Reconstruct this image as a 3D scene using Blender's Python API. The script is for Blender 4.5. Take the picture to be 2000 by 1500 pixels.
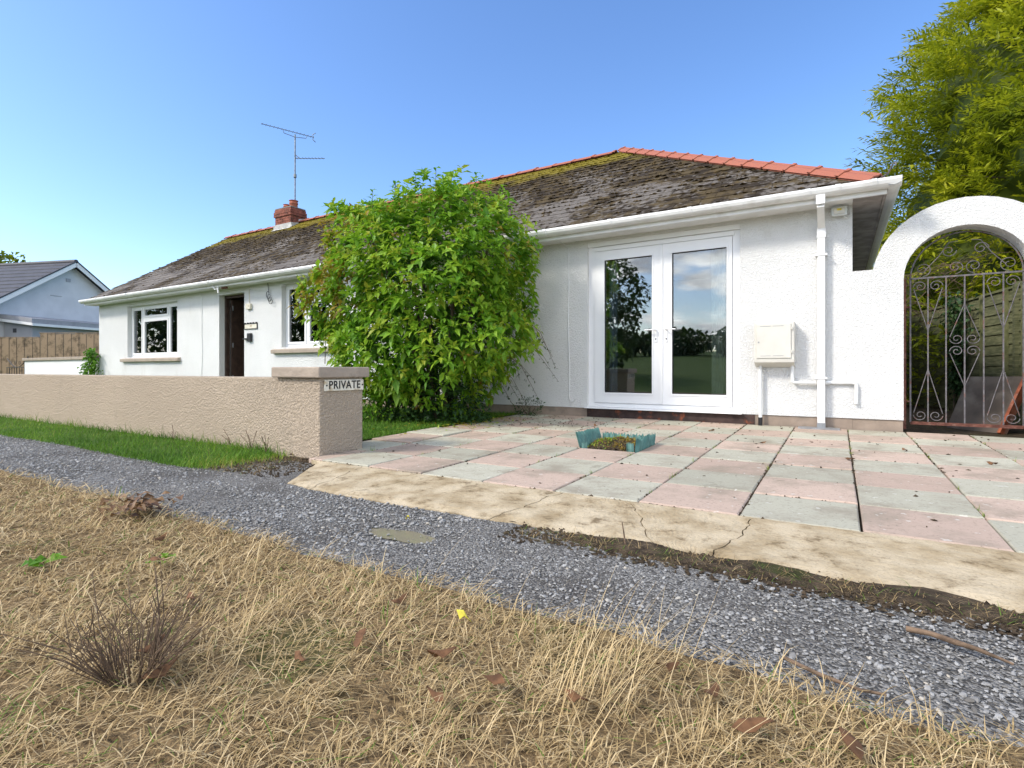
import bpy, math, random
import numpy as np
from mathutils import Vector, Matrix
R = math.radians
random.seed(7); rng = np.random.default_rng(11)
for o in list(bpy.data.objects): bpy.data.objects.remove(o)
SC = bpy.context.scene
COL = SC.collection

# ------------------------------------------------------------------ camera, sky, sun, exposure
cam = bpy.data.cameras.new('camera'); CAM = bpy.data.objects.new('camera', cam); COL.objects.link(CAM)
CAM.location = (0, 0, .72); CAM.rotation_euler = (R(90), 0, R(31.2))
cam.sensor_width = 36; cam.lens = 18.9; cam.shift_y = -.014; cam.clip_start = .05; cam.clip_end = 2000
SC.camera = CAM
TO_SUN = Vector((-.50, -.58, .64)).normalized()
sun = bpy.data.lights.new('sun', 'SUN'); SUN = bpy.data.objects.new('sun', sun); COL.objects.link(SUN)
sun.energy = 2.0; sun.angle = R(9); sun.color = (1, .93, .82)
SUN.rotation_euler = TO_SUN.to_track_quat('Z', 'Y').to_euler(); SUN.location = (-8, -10, 12)
W = bpy.data.worlds.new('World'); SC.world = W; W.use_nodes = True
nt = W.node_tree; nt.nodes.clear()
def wn(t, **k):
    n = nt.nodes.new(t)
    for a, b in k.items(): setattr(n, a, b)
    return n
sky = wn('ShaderNodeTexSky', sky_type='NISHITA', sun_disc=False)
sky.sun_elevation = math.asin(TO_SUN.z); sky.sun_rotation = math.atan2(TO_SUN.x, TO_SUN.y)
sky.altitude = 50; sky.air_density = 1.0; sky.dust_density = .9; sky.ozone_density = 3.0
# broken cumulus on the sun's side of the sky (the clouds that the glass doors mirror)
tc = wn('ShaderNodeTexCoord'); sep = wn('ShaderNodeSeparateXYZ'); nt.links.new(tc.outputs['Generated'], sep.inputs[0])
def wmath(op, a, b=None, c=None):
    n = wn('ShaderNodeMath', operation=op)
    for i, v in enumerate((a, b, c)):
        if v is None: continue
        if isinstance(v, (int, float)): n.inputs[i].default_value = v
        else: nt.links.new(v, n.inputs[i])
    return n.outputs[0]
zz = wmath('ADD', wmath('MAXIMUM', sep.outputs['Z'], 0.0), .22)
comb = wn('ShaderNodeCombineXYZ')
nt.links.new(wmath('DIVIDE', sep.outputs['X'], zz), comb.inputs[0]); nt.links.new(wmath('DIVIDE', sep.outputs['Y'], zz), comb.inputs[1])
cn = wn('ShaderNodeTexNoise'); cn.inputs['Scale'].default_value = 1.55; cn.inputs['Detail'].default_value = 7; cn.inputs['Roughness'].default_value = .55
nt.links.new(comb.outputs[0], cn.inputs['Vector'])
ramp = wn('ShaderNodeMapRange', interpolation_type='SMOOTHSTEP'); ramp.inputs['From Min'].default_value = .45; ramp.inputs['From Max'].default_value = .56
nt.links.new(cn.outputs['Fac'], ramp.inputs['Value'])
side = wn('ShaderNodeMapRange', interpolation_type='SMOOTHSTEP'); side.inputs['From Min'].default_value = .05; side.inputs['From Max'].default_value = -.25
nt.links.new(sep.outputs['Y'], side.inputs['Value'])
hor = wn('ShaderNodeMapRange', interpolation_type='SMOOTHSTEP'); hor.inputs['From Min'].default_value = -.02; hor.inputs['From Max'].default_value = .06
nt.links.new(sep.outputs['Z'], hor.inputs['Value'])
cfac = wmath('MULTIPLY', wmath('MULTIPLY', ramp.outputs[0], side.outputs[0]), hor.outputs[0])
cn2 = wn('ShaderNodeTexNoise'); cn2.inputs['Scale'].default_value = 3.4; cn2.inputs['Detail'].default_value = 5
nt.links.new(comb.outputs[0], cn2.inputs['Vector'])
ccol = wn('ShaderNodeMix', data_type='RGBA'); ccol.inputs['A'].default_value = (4.6, 4.8, 5.3, 1); ccol.inputs['B'].default_value = (15, 14.8, 14.4, 1)
cr2 = wn('ShaderNodeMapRange'); cr2.inputs['From Min'].default_value = .36; cr2.inputs['From Max'].default_value = .62
nt.links.new(cn2.outputs['Fac'], cr2.inputs['Value']); nt.links.new(cr2.outputs[0], ccol.inputs['Factor'])
cm = wn('ShaderNodeMix', data_type='RGBA'); nt.links.new(cfac, cm.inputs['Factor']); hsv = wn('ShaderNodeHueSaturation'); hsv.inputs['Saturation'].default_value = 1.15; hsv.inputs['Hue'].default_value = .506; hsv.inputs['Value'].default_value = 1.12; nt.links.new(sky.outputs[0], hsv.inputs['Color']); nt.links.new(hsv.outputs[0], cm.inputs['A']); nt.links.new(ccol.outputs['Result'], cm.inputs['B'])
bg = wn('ShaderNodeBackground'); bg.inputs['Strength'].default_value = .15
nt.links.new(cm.outputs['Result'], bg.inputs[0]); wo = wn('ShaderNodeOutputWorld'); nt.links.new(bg.outputs[0], wo.inputs[0])
SC.view_settings.view_transform = 'Standard'; SC.view_settings.look = 'None'; SC.view_settings.gamma = 1; SC.view_settings.exposure = .80
SC.view_settings.use_curve_mapping = False

# ------------------------------------------------------------------ materials
class NT:
    def __init__(s, name):
        s.m = bpy.data.materials.new(name); s.m.use_nodes = True; s.t = s.m.node_tree; s.t.nodes.clear()
        s.out = s.n('ShaderNodeOutputMaterial'); s.b = s.n('ShaderNodeBsdfPrincipled'); s.l(s.b.outputs[0], s.out.inputs[0])
        s.pos = s.n('ShaderNodeNewGeometry').outputs['Position']
    def n(s, t, **k):
        n = s.t.nodes.new(t)
        for a, b in k.items(): setattr(n, a, b)
        return n
    def l(s, a, b): s.t.links.new(a, b)
    def noise(s, scale, detail=4, rough=.55, vec=None, stretch=None):
        n = s.n('ShaderNodeTexNoise'); n.inputs['Scale'].default_value = scale; n.inputs['Detail'].default_value = detail; n.inputs['Roughness'].default_value = rough
        v = vec or s.pos
        if stretch:
            mp = s.n('ShaderNodeMapping'); mp.inputs['Scale'].default_value = stretch; s.l(v, mp.inputs[0]); v = mp.outputs[0]
        s.l(v, n.inputs['Vector']); return n.outputs['Fac']
    def voro(s, scale, feature='F1', vec=None):
        n = s.n('ShaderNodeTexVoronoi', feature=feature); n.inputs['Scale'].default_value = scale; s.l(vec or s.pos, n.inputs['Vector']); return n
    def rng(s, v, a, b, c=0., d=1., smooth=True):
        n = s.n('ShaderNodeMapRange', interpolation_type='SMOOTHSTEP' if smooth else 'LINEAR')
        for k, x in zip(('From Min', 'From Max', 'To Min', 'To Max'), (a, b, c, d)): n.inputs[k].default_value = x
        s.l(v, n.inputs['Value']); return n.outputs[0]
    def mix(s, f, a, b):
        n = s.n('ShaderNodeMix', data_type='RGBA')
        for k, v in (('Factor', f), ('A', a), ('B', b)):
            if isinstance(v, (int, float)): n.inputs[k].default_value = v
            elif isinstance(v, (tuple, list)): n.inputs[k].default_value = (*v, 1)
            else: s.l(v, n.inputs[k])
        return n.outputs['Result']
    def math(s, op, a, b):
        n = s.n('ShaderNodeMath', operation=op)
        for i, v in enumerate((a, b)):
            if isinstance(v, (int, float)): n.inputs[i].default_value = v
            else: s.l(v, n.inputs[i])
        return n.outputs[0]
    def bump(s, h, strength=.5, dist=.01):
        n = s.n('ShaderNodeBump'); n.inputs['Strength'].default_value = strength; n.inputs['Distance'].default_value = dist
        s.l(h, n.inputs['Height']); s.l(n.outputs[0], s.b.inputs['Normal'])
    def col(s, c):
        if isinstance(c, (tuple, list)): s.b.inputs['Base Color'].default_value = (*c, 1)
        else: s.l(c, s.b.inputs['Base Color'])
    def set(s, rough=.7, spec=.3, metal=0.):
        s.b.inputs['Roughness'].default_value = rough; s.b.inputs['Specular IOR Level'].default_value = spec; s.b.inputs['Metallic'].default_value = metal
    def attr(s, name='tint'):
        return s.n('ShaderNodeAttribute', attribute_name=name).outputs['Fac']
    def island(s): return s.n('ShaderNodeNewGeometry').outputs['Random Per Island']
M = {}
def simple(name, c, rough=.6, var=.12, scale=6., bump=None, spec=.3, metal=0., dirt=None):
    t = NT(name); t.set(rough, spec, metal)
    a = tuple(x * (1 - var) for x in c); b = tuple(min(1, x * (1 + var)) for x in c)
    k = t.mix(t.rng(t.noise(scale), .3, .7), a, b)
    if dirt: k = t.mix(t.rng(t.noise(dirt[1], 6), .52, .72, 0, dirt[2]), k, dirt[0])
    t.col(k)
    if bump: t.bump(t.noise(bump[0], 3), bump[1], bump[2])
    M[name] = t.m; return t.m
def render_mat(name, c, grain, dist, dirtc, dirta, strength=.9):
    t = NT(name); t.set(.85, .15)
    n1 = t.noise(grain, 4, .62); n2 = t.noise(grain * 2.3, 2, .5); v = t.voro(grain * .8)
    h = t.math('ADD', t.math('MULTIPLY', t.rng(n1, .38, .66), .7), t.math('ADD', t.math('MULTIPLY', n2, .35), t.math('MULTIPLY', v.outputs['Distance'], -.4)))
    t.bump(h, strength, dist)
    a = tuple(x * .93 for x in c)
    k = t.mix(t.rng(t.noise(1.1, 5), .35, .7), a, c)
    k = t.mix(t.rng(t.noise(3.0, 6, .65, stretch=(1, 1, .35)), .55, .8, 0, dirta), k, dirtc)
    k = t.mix(t.rng(n1, .30, .40, .35, 0), k, tuple(x * .55 for x in c))
    t.col(k); M[name] = t.m
render_mat('white_render', (.80, .80, .785), 74, .008, (.55, .52, .46), .3)
render_mat('smooth_white', (.80, .80, .79), 90, .002, (.52, .50, .46), .3, .5)
render_mat('beige_render', (.54, .44, .335), 62, .013, (.33, .28, .22), .7, 1.0)
simple('plinth_paint', (.30, .235, .185), .8, .15, 5, (60, .5, .006), dirt=((.16, .14, .11), 4, .6))
simple('sill_paint', (.36, .30, .24), .7, .08, 5, (40, .3, .004), dirt=((.22, .19, .15), 9, .5))
simple('cap_paint', (.36, .295, .235), .8, .12, 4, (25, .6, .012), dirt=((.2, .17, .14), 7, .6))
simple('upvc', (.82, .82, .82), .28, .02, 3, spec=.5)
simple('upvc_gutter', (.78, .78, .77), .35, .06, 4, spec=.45, dirt=((.45, .43, .38), 5, .35))
simple('painted_soffit', (.30, .27, .25), .8, .25, 6, (20, .4, .01))
simple('meter_plastic', (.62, .60, .54), .45, .04, 5, spec=.4, dirt=((.5, .48, .42), 7, .25))
simple('pipe_plastic', (.72, .73, .72), .4, .06, 8, spec=.4)
simple('black_plastic', (.02, .02, .022), .4, .2, 8, spec=.4)
simple('dark_wood', (.05, .03, .022), .5, .3, 10, spec=.4)
simple('galvanised', (.33, .34, .35), .45, .2, 14, spec=.5, metal=.6)
simple('mast_metal', (.20, .22, .22), .5, .3, 12, metal=.5, dirt=((.12, .07, .04), 9, .6))
simple('iron', (.14, .13, .135), .6, .3, 25, (60, .4, .003), metal=.3, dirt=((.20, .075, .04), 14, .8))
simple('rusty_iron', (.13, .05, .035), .8, .35, 30, (70, .6, .004), dirt=((.28, .18, .14), 20, .6))
simple('brick', (.20, .068, .045), .85, .4, 7, (60, .5, .006), dirt=((.05, .04, .035), 5, .7))
simple('mortar', (.20, .18, .16), .9, .2, 20, (80, .5, .004))
simple('clay_pot', (.38, .12, .07), .75, .2, 9, dirt=((.12, .08, .06), 6, .5))
simple('lead', (.42, .42, .40), .6, .2, 6, spec=.3, dirt=((.55, .5, .4), 5, .5))
simple('interior_wall', (.42, .40, .37), .9, .05, 2)
simple('interior_floor', (.09, .06, .04), .5, .3, 4)
simple('hall_wall', (.30, .275, .25), .9, .05, 2)
simple('curtain_blue', (.42, .48, .60), .9, .1, 6)
simple('curtain_cream', (.75, .74, .62), .9, .1, 9)
simple('blind', (.62, .58, .46), .9, .05, 9)
simple('furniture', (.11, .055, .03), .5, .3, 5)
simple('blue_petal', (.05, .07, .42), .6, .3, 30)
simple('threshold_brown', (.055, .035, .03), .75, .3, 14, (60, .4, .004), dirt=((.36, .10, .04), 11, .75))
simple('grey_render', (.60, .60, .61), .9, .05, 2, (60, .3, .004))
simple('grey_render_dark', (.36, .36, .38), .9, .05, 2, (60, .3, .004))
simple('tile_dark', (.06, .06, .068), .6, .15, 3)
simple('felt_grey', (.30, .30, .32), .8, .1, 3)
simple('skylight', (.45, .5, .55), .15, .05, 2, spec=.8)
simple('white_board', (.78, .78, .77), .5, .03, 2)
simple('bark', (.11, .085, .06), .9, .35, 9, (25, .8, .02))
simple('teal_plastic', (.075, .175, .15), .45, .25, 12, spec=.4, dirt=((.08, .10, .08), 12, .6))
simple('sign_white', (.70, .66, .55), .5, .1, 12, (80, .3, .002), dirt=((.34, .22, .08), 16, .75))
simple('sign_black', (.025, .022, .02), .6, .3, 60)
simple('marble', (.10, .08, .065), .35, .4, 3, spec=.5, dirt=((.22, .19, .16), 4, .7))
simple('red_wood', (.30, .085, .04), .5, .35, 9, dirt=((.45, .36, .30), 6, .55))
simple('twig', (.14, .095, .062), .9, .4, 40)
simple('dead_leaf', (.14, .068, .03), .8, .35, 30)
simple('yellow_leaf', (.62, .52, .06), .7, .2, 30)
simple('lamp_glass', (.55, .53, .45), .15, .05, 20, spec=.7)
simple('lamp_grey', (.62, .65, .64), .4, .05, 20)
simple('rock', (.30, .29, .27), .8, .3, 20)
# glass: clear panes, Fresnel mix of mirror and see-through
t = NT('glass'); t.t.nodes.remove(t.b)
fr = t.n('ShaderNodeFresnel'); fr.inputs['IOR'].default_value = 2.3
gl = t.n('ShaderNodeBsdfGlossy'); gl.inputs['Roughness'].default_value = .0; gl.inputs['Color'].default_value = (.95, .97, 1, 1)
tr = t.n('ShaderNodeBsdfTransparent'); tr.inputs['Color'].default_value = (.80, .84, .83, 1)
mx = t.n('ShaderNodeMixShader'); t.l(fr.outputs[0], mx.inputs[0]); t.l(tr.outputs[0], mx.inputs[1]); t.l(gl.outputs[0], mx.inputs[2]); t.l(mx.outputs[0], t.out.inputs[0]); M['glass'] = t.m
# roof slate with moss
def slate_mat():
    t = NT('slate'); t.set(.85, .12)
    r = t.island()
    base = t.mix(r, (.105, .093, .082), (.20, .178, .155))
    base = t.mix(t.rng(t.noise(9, 5), .5, .75, 0, .35), base, (.30, .275, .245))
    z = t.n('ShaderNodeSeparateXYZ'); t.l(t.pos, z.inputs[0])
    up = t.rng(z.outputs['Z'], 2.9, 5.0, 0, .16)
    n = t.math('ADD', t.math('ADD', t.math('MULTIPLY', t.noise(1.1, 3), .5), t.math('MULTIPLY', t.noise(13, 5, .65), .55)), up)
    mossf = t.rng(n, .485, .57)
    mossc = t.mix(t.rng(t.noise(5, 4), .4, .65), (.030, .022, .014), (.085, .062, .030))
    green = t.rng(t.math('ADD', t.math('MULTIPLY', t.noise(1.7, 4), .6), t.rng(z.outputs['Z'], 4.0, 5.0, 0, .42)), .50, .66)
    mossc = t.mix(green, mossc, (.17, .135, .018))
    t.col(t.mix(mossf, base, mossc)); t.bump(t.noise(38, 4), .8, .012); M['slate'] = t.m
slate_mat()
t = NT('moss'); t.set(.95, .05); z = t.n('ShaderNodeSeparateXYZ'); t.l(t.pos, z.inputs[0])
g = t.rng(t.math('ADD', t.math('MULTIPLY', t.noise(1.7, 4), .6), t.rng(z.outputs['Z'], 4.0, 5.0, 0, .42)), .50, .66)
t.col(t.mix(g, t.mix(t.island(), (.022, .016, .010), (.10, .07, .032)), (.19, .15, .018))); M['moss'] = t.m
t = NT('terracotta'); t.set(.65, .3)
t.col(t.mix(t.rng(t.noise(14, 5), .55, .78, 0, .6), t.mix(t.island(), (.27, .088, .052), (.38, .132, .082)), (.20, .12, .08))); t.bump(t.noise(40, 3), .3, .004); M['terracotta'] = t.m
# paving
def slab_mat(name, a, b):
    t = NT(name); t.set(.85, .2)
    o = t.n('ShaderNodeObjectInfo').outputs['Random']
    k = t.mix(o, a, b)
    k = t.mix(t.rng(t.noise(55, 4, .6), .52, .72, 0, .55), k, tuple(x * .62 for x in a))
    k = t.mix(t.rng(t.noise(2.6, 7, .7), .44, .68, 0, .75), k, (.235, .20, .15))
    y = t.n('ShaderNodeSeparateXYZ'); t.l(t.pos, y.inputs[0])
    k = t.mix(t.rng(t.noise(110, 2), .66, .74, 0, .7), k, (.08, .07, .055)); k = t.mix(t.rng(t.noise(21, 3), .66, .70, 0, .5), k, (.60, .59, .53)); k = t.mix(t.rng(t.noise(6, 7, .75), .58, .70, 0, .55), k, (.15, .13, .09))
    t.col(k); t.bump(t.noise(70, 3), .35, .004); M[name] = t.m
slab_mat('slab_pink', (.39, .295, .235), (.49, .375, .30)); slab_mat('slab_grey', (.34, .325, .255), (.45, .43, .34))
t = NT('concrete'); t.set(.9, .15)
k = t.mix(t.rng(t.noise(4.5, 6, .6), .35, .68), (.50, .415, .285), (.31, .235, .135))
k = t.mix(t.rng(t.noise(9, 8, .75), .53, .68, 0, .85), k, (.14, .10, .055)); k = t.mix(t.rng(t.noise(120, 4), .54, .70, 0, .6), k, (.22, .175, .115))
t.col(k); t.bump(t.math('ADD', t.noise(45, 4), t.math('MULTIPLY', t.noise(9, 4), 1.5)), .6, .008); M['concrete'] = t.m
t = NT('soil'); t.set(.95, .1)
k = t.mix(t.rng(t.noise(14, 6, .7), .35, .68), (.040, .030, .021), (.125, .092, .060)); k = t.mix(t.rng(t.noise(45, 4, .7), .58, .68, 0, .6), k, (.22, .175, .115)); k = t.mix(t.rng(t.noise(3.2, 6, .7), .56, .66, 0, .7), k, (.055, .07, .02))
t.col(k); t.bump(t.noise(60, 5, .7), 1, .02); M['soil'] = t.m
t = NT('path_base'); t.set(.9, .2)
v = t.voro(125); k = t.mix(t.rng(v.outputs['Color'], .1, .9), (.06, .056, .05), (.27, .26, .24))
k = t.mix(t.rng(t.noise(2.2, 6, .65), .45, .64, 0, .7), k, (.085, .077, .068)); t.col(k)
t.bump(t.math('MULTIPLY', v.outputs['Distance'], -1), .8, .01); M['path_base'] = t.m
t = NT('thatch'); t.set(.95, .1)
k = t.mix(t.rng(t.noise(30, 5, .7), .3, .65), (.085, .056, .028), (.28, .195, .10)); k = t.mix(t.rng(t.noise(2.0, 4), .55, .68, 0, .5), k, (.06, .085, .02))
t.col(k); t.bump(t.noise(60, 4), 1, .02); M['thatch'] = t.m
t = NT('turf'); t.set(.95, .1)
k = t.mix(t.rng(t.noise(1.2, 6), .35, .65), (.045, .085, .014), (.085, .13, .025)); t.col(k); t.bump(t.noise(40, 4), 1, .02); M['turf'] = t.m
def leaf_mat(name, cols, trans=.3, rough=.5, spec=.35):
    t = NT(name); t.set(rough, spec); a = t.attr('tint')
    cr = t.n('ShaderNodeValToRGB'); t.l(a, cr.inputs[0]); e = cr.color_ramp.elements
    while len(e) < len(cols): e.new(.5)
    for i, c in enumerate(cols): e[i].position = i / (len(cols) - 1); e[i].color = (*c, 1)
    t.l(cr.outputs[0], t.b.inputs['Base Color'])
    ts = t.n('ShaderNodeBsdfTranslucent'); hs = t.n('ShaderNodeHueSaturation'); hs.inputs['Value'].default_value = 1.3; t.l(cr.outputs[0], hs.inputs['Color']); t.l(hs.outputs[0], ts.inputs[0])
    m = t.n('ShaderNodeMixShader'); m.inputs[0].default_value = trans; t.l(t.b.outputs[0], m.inputs[1]); t.l(ts.outputs[0], m.inputs[2]); t.l(m.outputs[0], t.out.inputs[0]); M[name] = t.m
leaf_mat('shrub_leaf', [(.04, .115, .010), (.085, .215, .014), (.155, .32, .018), (.27, .42, .03), (.32, .31, .03), (.27, .15, .03)], .35)
leaf_mat('conifer_leaf', [(.045, .07, .006), (.12, .16, .008), (.22, .26, .010), (.35, .37, .014), (.48, .46, .02)], .35)
leaf_mat('ivy_leaf', [(.015, .04, .012), (.03, .075, .018), (.055, .11, .025)], .15)
leaf_mat('dry_blade', [(.15, .10, .05), (.35, .25, .115), (.54, .40, .205), (.70, .56, .33), (.12, .20, .03)], .2, .7, .2)
leaf_mat('green_blade', [(.045, .11, .012), (.085, .19, .018), (.14, .27, .025), (.27, .30, .05), (.35, .27, .10)], .3, .6, .2)
leaf_mat('dead_foliage', [(.09, .045, .018), (.16, .085, .035), (.24, .14, .06)], .15)
leaf_mat('tree_leaf', [(.03, .055, .012), (.06, .10, .02), (.11, .16, .03)], .2)
t = NT('stone'); t.set(.75, .3); a = t.attr('tint'); cr = t.n('ShaderNodeValToRGB'); t.l(a, cr.inputs[0]); e = cr.color_ramp.elements
for p, c in ((0, (.095, .085, .07)), (1, (.72, .69, .60))): e[int(p)].position = p; e[int(p)].color = (*c, 1)
for p, c in ((.35, (.195, .19, .18)), (.7, (.36, .355, .34)), (.85, (.44, .39, .31))): x = e.new(p); x.color = (*c, 1)
t.l(cr.outputs[0], t.b.inputs['Base Color']); M['stone'] = t.m
t = NT('fence_lap'); t.set(.85, .15)
k = t.mix(t.rng(t.noise(5, 6, stretch=(1, 1, 9)), .35, .7), (.085, .092, .045), (.17, .17, .09)); t.col(k); t.bump(t.noise(30, 4, stretch=(1, 1, 6)), .4, .005); M['fence_lap'] = t.m
t = NT('fence_batten'); t.set(.85, .15); t.col(t.mix(t.rng(t.noise(8, 5), .35, .7), (.11, .12, .05), (.19, .19, .09))); M['fence_batten'] = t.m
t = NT('board_wood'); t.set(.85, .15)
k = t.mix(t.island(), (.25, .175, .11), (.38, .28, .185)); k = t.mix(t.rng(t.noise(3.5, 6, .7), .45, .66, 0, .85), k, (.10, .075, .05)); t.col(k); M['board_wood'] = t.m
t = NT('puddle_water'); t.set(.06, .5); t.col((.24, .21, .15)); M['puddle_water'] = t.m

# ------------------------------------------------------------------ mesh helpers
def org(o):
    v = Vector((0, 0, 0))
    while o is not None: v = v + o.location; o = o.parent
    return v
def tag(o, label=None, cat=None, group=None, kind=None):
    if label: o['label'] = label
    if cat: o['category'] = cat
    if group: o['group'] = group
    if kind: o['kind'] = kind
    return o
def empty(name, loc, rz=0):
    o = bpy.data.objects.new(name, None); COL.objects.link(o); o.location = loc; o.rotation_euler = (0, 0, rz); o.empty_display_size = .1
    return o
def link(name, me, parent=None, loc=None, local=False):
    o = bpy.data.objects.new(name, me); COL.objects.link(o)
    if parent: o.parent = parent
    return o
class MB:
    def __init__(s): s.v = []; s.f = []; s.sm = []
    def add(s, vs, fs, smooth=False):
        b = len(s.v); s.v += [tuple(p) for p in vs]; s.f += [tuple(b + i for i in f) for f in fs]; s.sm += [smooth] * len(fs); return s
    def box(s, x0, x1, y0, y1, z0, z1):
        return s.add([(x0, y0, z0), (x1, y0, z0), (x1, y1, z0), (x0, y1, z0), (x0, y0, z1), (x1, y0, z1), (x1, y1, z1), (x0, y1, z1)],
                     [(0, 3, 2, 1), (4, 5, 6, 7), (0, 1, 5, 4), (1, 2, 6, 5), (2, 3, 7, 6), (3, 0, 4, 7)])
    def bar(s, a, b, w, h, up=(0, 0, 1)):
        a, b = Vector(a), Vector(b); d = (b - a).normalized(); sd = d.cross(Vector(up)).normalized(); u = sd.cross(d)
        q = [sd * (i * w / 2) + u * (j * h / 2) for i, j in ((-1, -1), (1, -1), (1, 1), (-1, 1))]
        return s.add([a + k for k in q] + [b + k for k in q], [(3, 2, 1, 0), (4, 5, 6, 7), (0, 1, 5, 4), (1, 2, 6, 5), (2, 3, 7, 6), (3, 0, 4, 7)])
    def tube(s, pts, r, n=6, cap=True):
        pts = [Vector(p) for p in pts]; rs = r if isinstance(r, (list, tuple)) else [r] * len(pts); vs = []; prev = None
        for i, p in enumerate(pts):
            d = (pts[min(i + 1, len(pts) - 1)] - pts[max(i - 1, 0)]).normalized()
            if prev is None: prev = d.orthogonal().normalized()
            prev = (prev - d * prev.dot(d)).normalized(); q = d.cross(prev)
            vs += [p + (prev * math.cos(2 * math.pi * k / n) + q * math.sin(2 * math.pi * k / n)) * rs[i] for k in range(n)]
        fs = [(i * n + k, i * n + (k + 1) % n, (i + 1) * n + (k + 1) % n, (i + 1) * n + k) for i in range(len(pts) - 1) for k in range(n)]
        s.add(vs, fs, True)
        if cap: s.add(vs[:n], [tuple(range(n - 1, -1, -1))]); s.add(vs[-n:], [tuple(range(n))])
        return s
    def lathe(s, c, prof, n=16):
        c = Vector(c); vs = [c + Vector((r * math.cos(2 * math.pi * k / n), r * math.sin(2 * math.pi * k / n), z)) for r, z in prof for k in range(n)]
        fs = [(i * n + k, i * n + (k + 1) % n, (i + 1) * n + (k + 1) % n, (i + 1) * n + k) for i in range(len(prof) - 1) for k in range(n)]
        return s.add(vs, fs, True)
    def polys(s, polys, y0, y1):
        """flat XZ polygons (sharing corners) made solid between y0 and y1; only outer edges get side faces"""
        idx = {}; pts = []; F = []
        for p in polys:
            f = []
            for x, z in p:
                k = (round(x, 4), round(z, 4))
                if k not in idx: idx[k] = len(pts); pts.append(k)
                f.append(idx[k])
            F.append(f)
        n = len(pts); vs = [(x, y0, z) for x, z in pts] + [(x, y1, z) for x, z in pts]; fs = []; ed = {}
        for f in F:
            fs.append(tuple(f)); fs.append(tuple(n + i for i in reversed(f)))
            for i in range(len(f)):
                a, b = f[i], f[(i + 1) % len(f)]; ed[(a, b)] = 1
        for a, b in ed:
            if (b, a) not in ed: fs.append((b, a, n + a, n + b))
        return s.add(vs, fs)
    def extrude_x(s, prof, x0, x1):
        n = len(prof); vs = [(x0, y, z) for y, z in prof] + [(x1, y, z) for y, z in prof]
        return s.add(vs, [tuple(range(n)), tuple(range(2 * n - 1, n - 1, -1))] + [(i, n + i, n + (i + 1) % n, (i + 1) % n) for i in range(n)])
    def mesh(s, name, off=Vector((0, 0, 0))):
        me = bpy.data.meshes.new(name); me.from_pydata([tuple(Vector(p) - off) for p in s.v], [], s.f)
        me.polygons.foreach_set('use_smooth', s.sm); me.validate(); me.update(); return me
    def build(s, name, mat, parent=None, loc=None, local=False, bevel=0):
        off = Vector((0, 0, 0))
        if not local: off = org(parent) if parent else (Vector(loc) if loc else Vector((0, 0, 0)))
        me = s.mesh(name, off); me.materials.append(M[mat]); o = link(name, me, parent)
        if not parent and loc: o.location = loc
        if bevel:
            md = o.modifiers.new('bevel', 'BEVEL'); md.width = bevel; md.segments = 2; md.limit_method = 'ANGLE'
        return o
def B(x0, x1, y0, y1, z0, z1): return MB().box(x0, x1, y0, y1, z0, z1)
def np_mesh(name, V, F, mat, parent=None, tint=None, loc=None, smooth=False):
    """V (n,3) F (m,k) arrays, tint per face"""
    off = np.array(org(parent) if parent else (loc or (0, 0, 0))); V = V - off
    me = bpy.data.meshes.new(name); m, k = F.shape
    me.vertices.add(len(V)); me.vertices.foreach_set('co', V.astype(np.float32).ravel())
    me.loops.add(m * k); me.loops.foreach_set('vertex_index', F.astype(np.int32).ravel())
    me.polygons.add(m); me.polygons.foreach_set('loop_start', np.arange(0, m * k, k, dtype=np.int32)); me.polygons.foreach_set('loop_total', np.full(m, k, dtype=np.int32))
    me.update(calc_edges=True); me.polygons.foreach_set('use_smooth', np.full(m, smooth))
    if tint is not None:
        a = me.attributes.new('tint', 'FLOAT', 'FACE'); a.data.foreach_set('value', np.clip(tint, 0, 1).astype(np.float32))
    me.materials.append(M[mat]); o = link(name, me, parent)
    if not parent and loc: o.location = loc
    return o
def unit(a): return a / (np.linalg.norm(a, axis=1, keepdims=True) + 1e-9)
def rnd_dirs(n): return unit(rng.normal(size=(n, 3)))
def leaves(P, D, L, Wd, droop=.25, fold=.18):
    """leaf blades: base P, direction D, length L, width Wd; 5 verts, 4 triangles each"""
    n = len(P); D = unit(D); side = unit(np.cross(D, np.tile([0., 0, 1], (n, 1)) + rng.normal(0, .35, (n, 3)))); up = np.cross(side, D)
    L = L[:, None]; Wd = Wd[:, None]; dz = np.array([[0, 0, -1.]])
    mid = P + D * L * .45; tip = P + D * L + dz * L * droop
    l = mid + side * Wd * .5 + up * Wd * fold; r = mid - side * Wd * .5 + up * Wd * fold
    V = np.stack([P, l, mid, r, tip], 1).reshape(-1, 3); b = (np.arange(n) * 5)[:, None]
    F = np.concatenate([b + np.array([[0, 1, 2]]), b + np.array([[0, 2, 3]]), b + np.array([[1, 4, 2]]), b + np.array([[2, 4, 3]])], 1).reshape(-1, 3)
    return V, F
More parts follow.
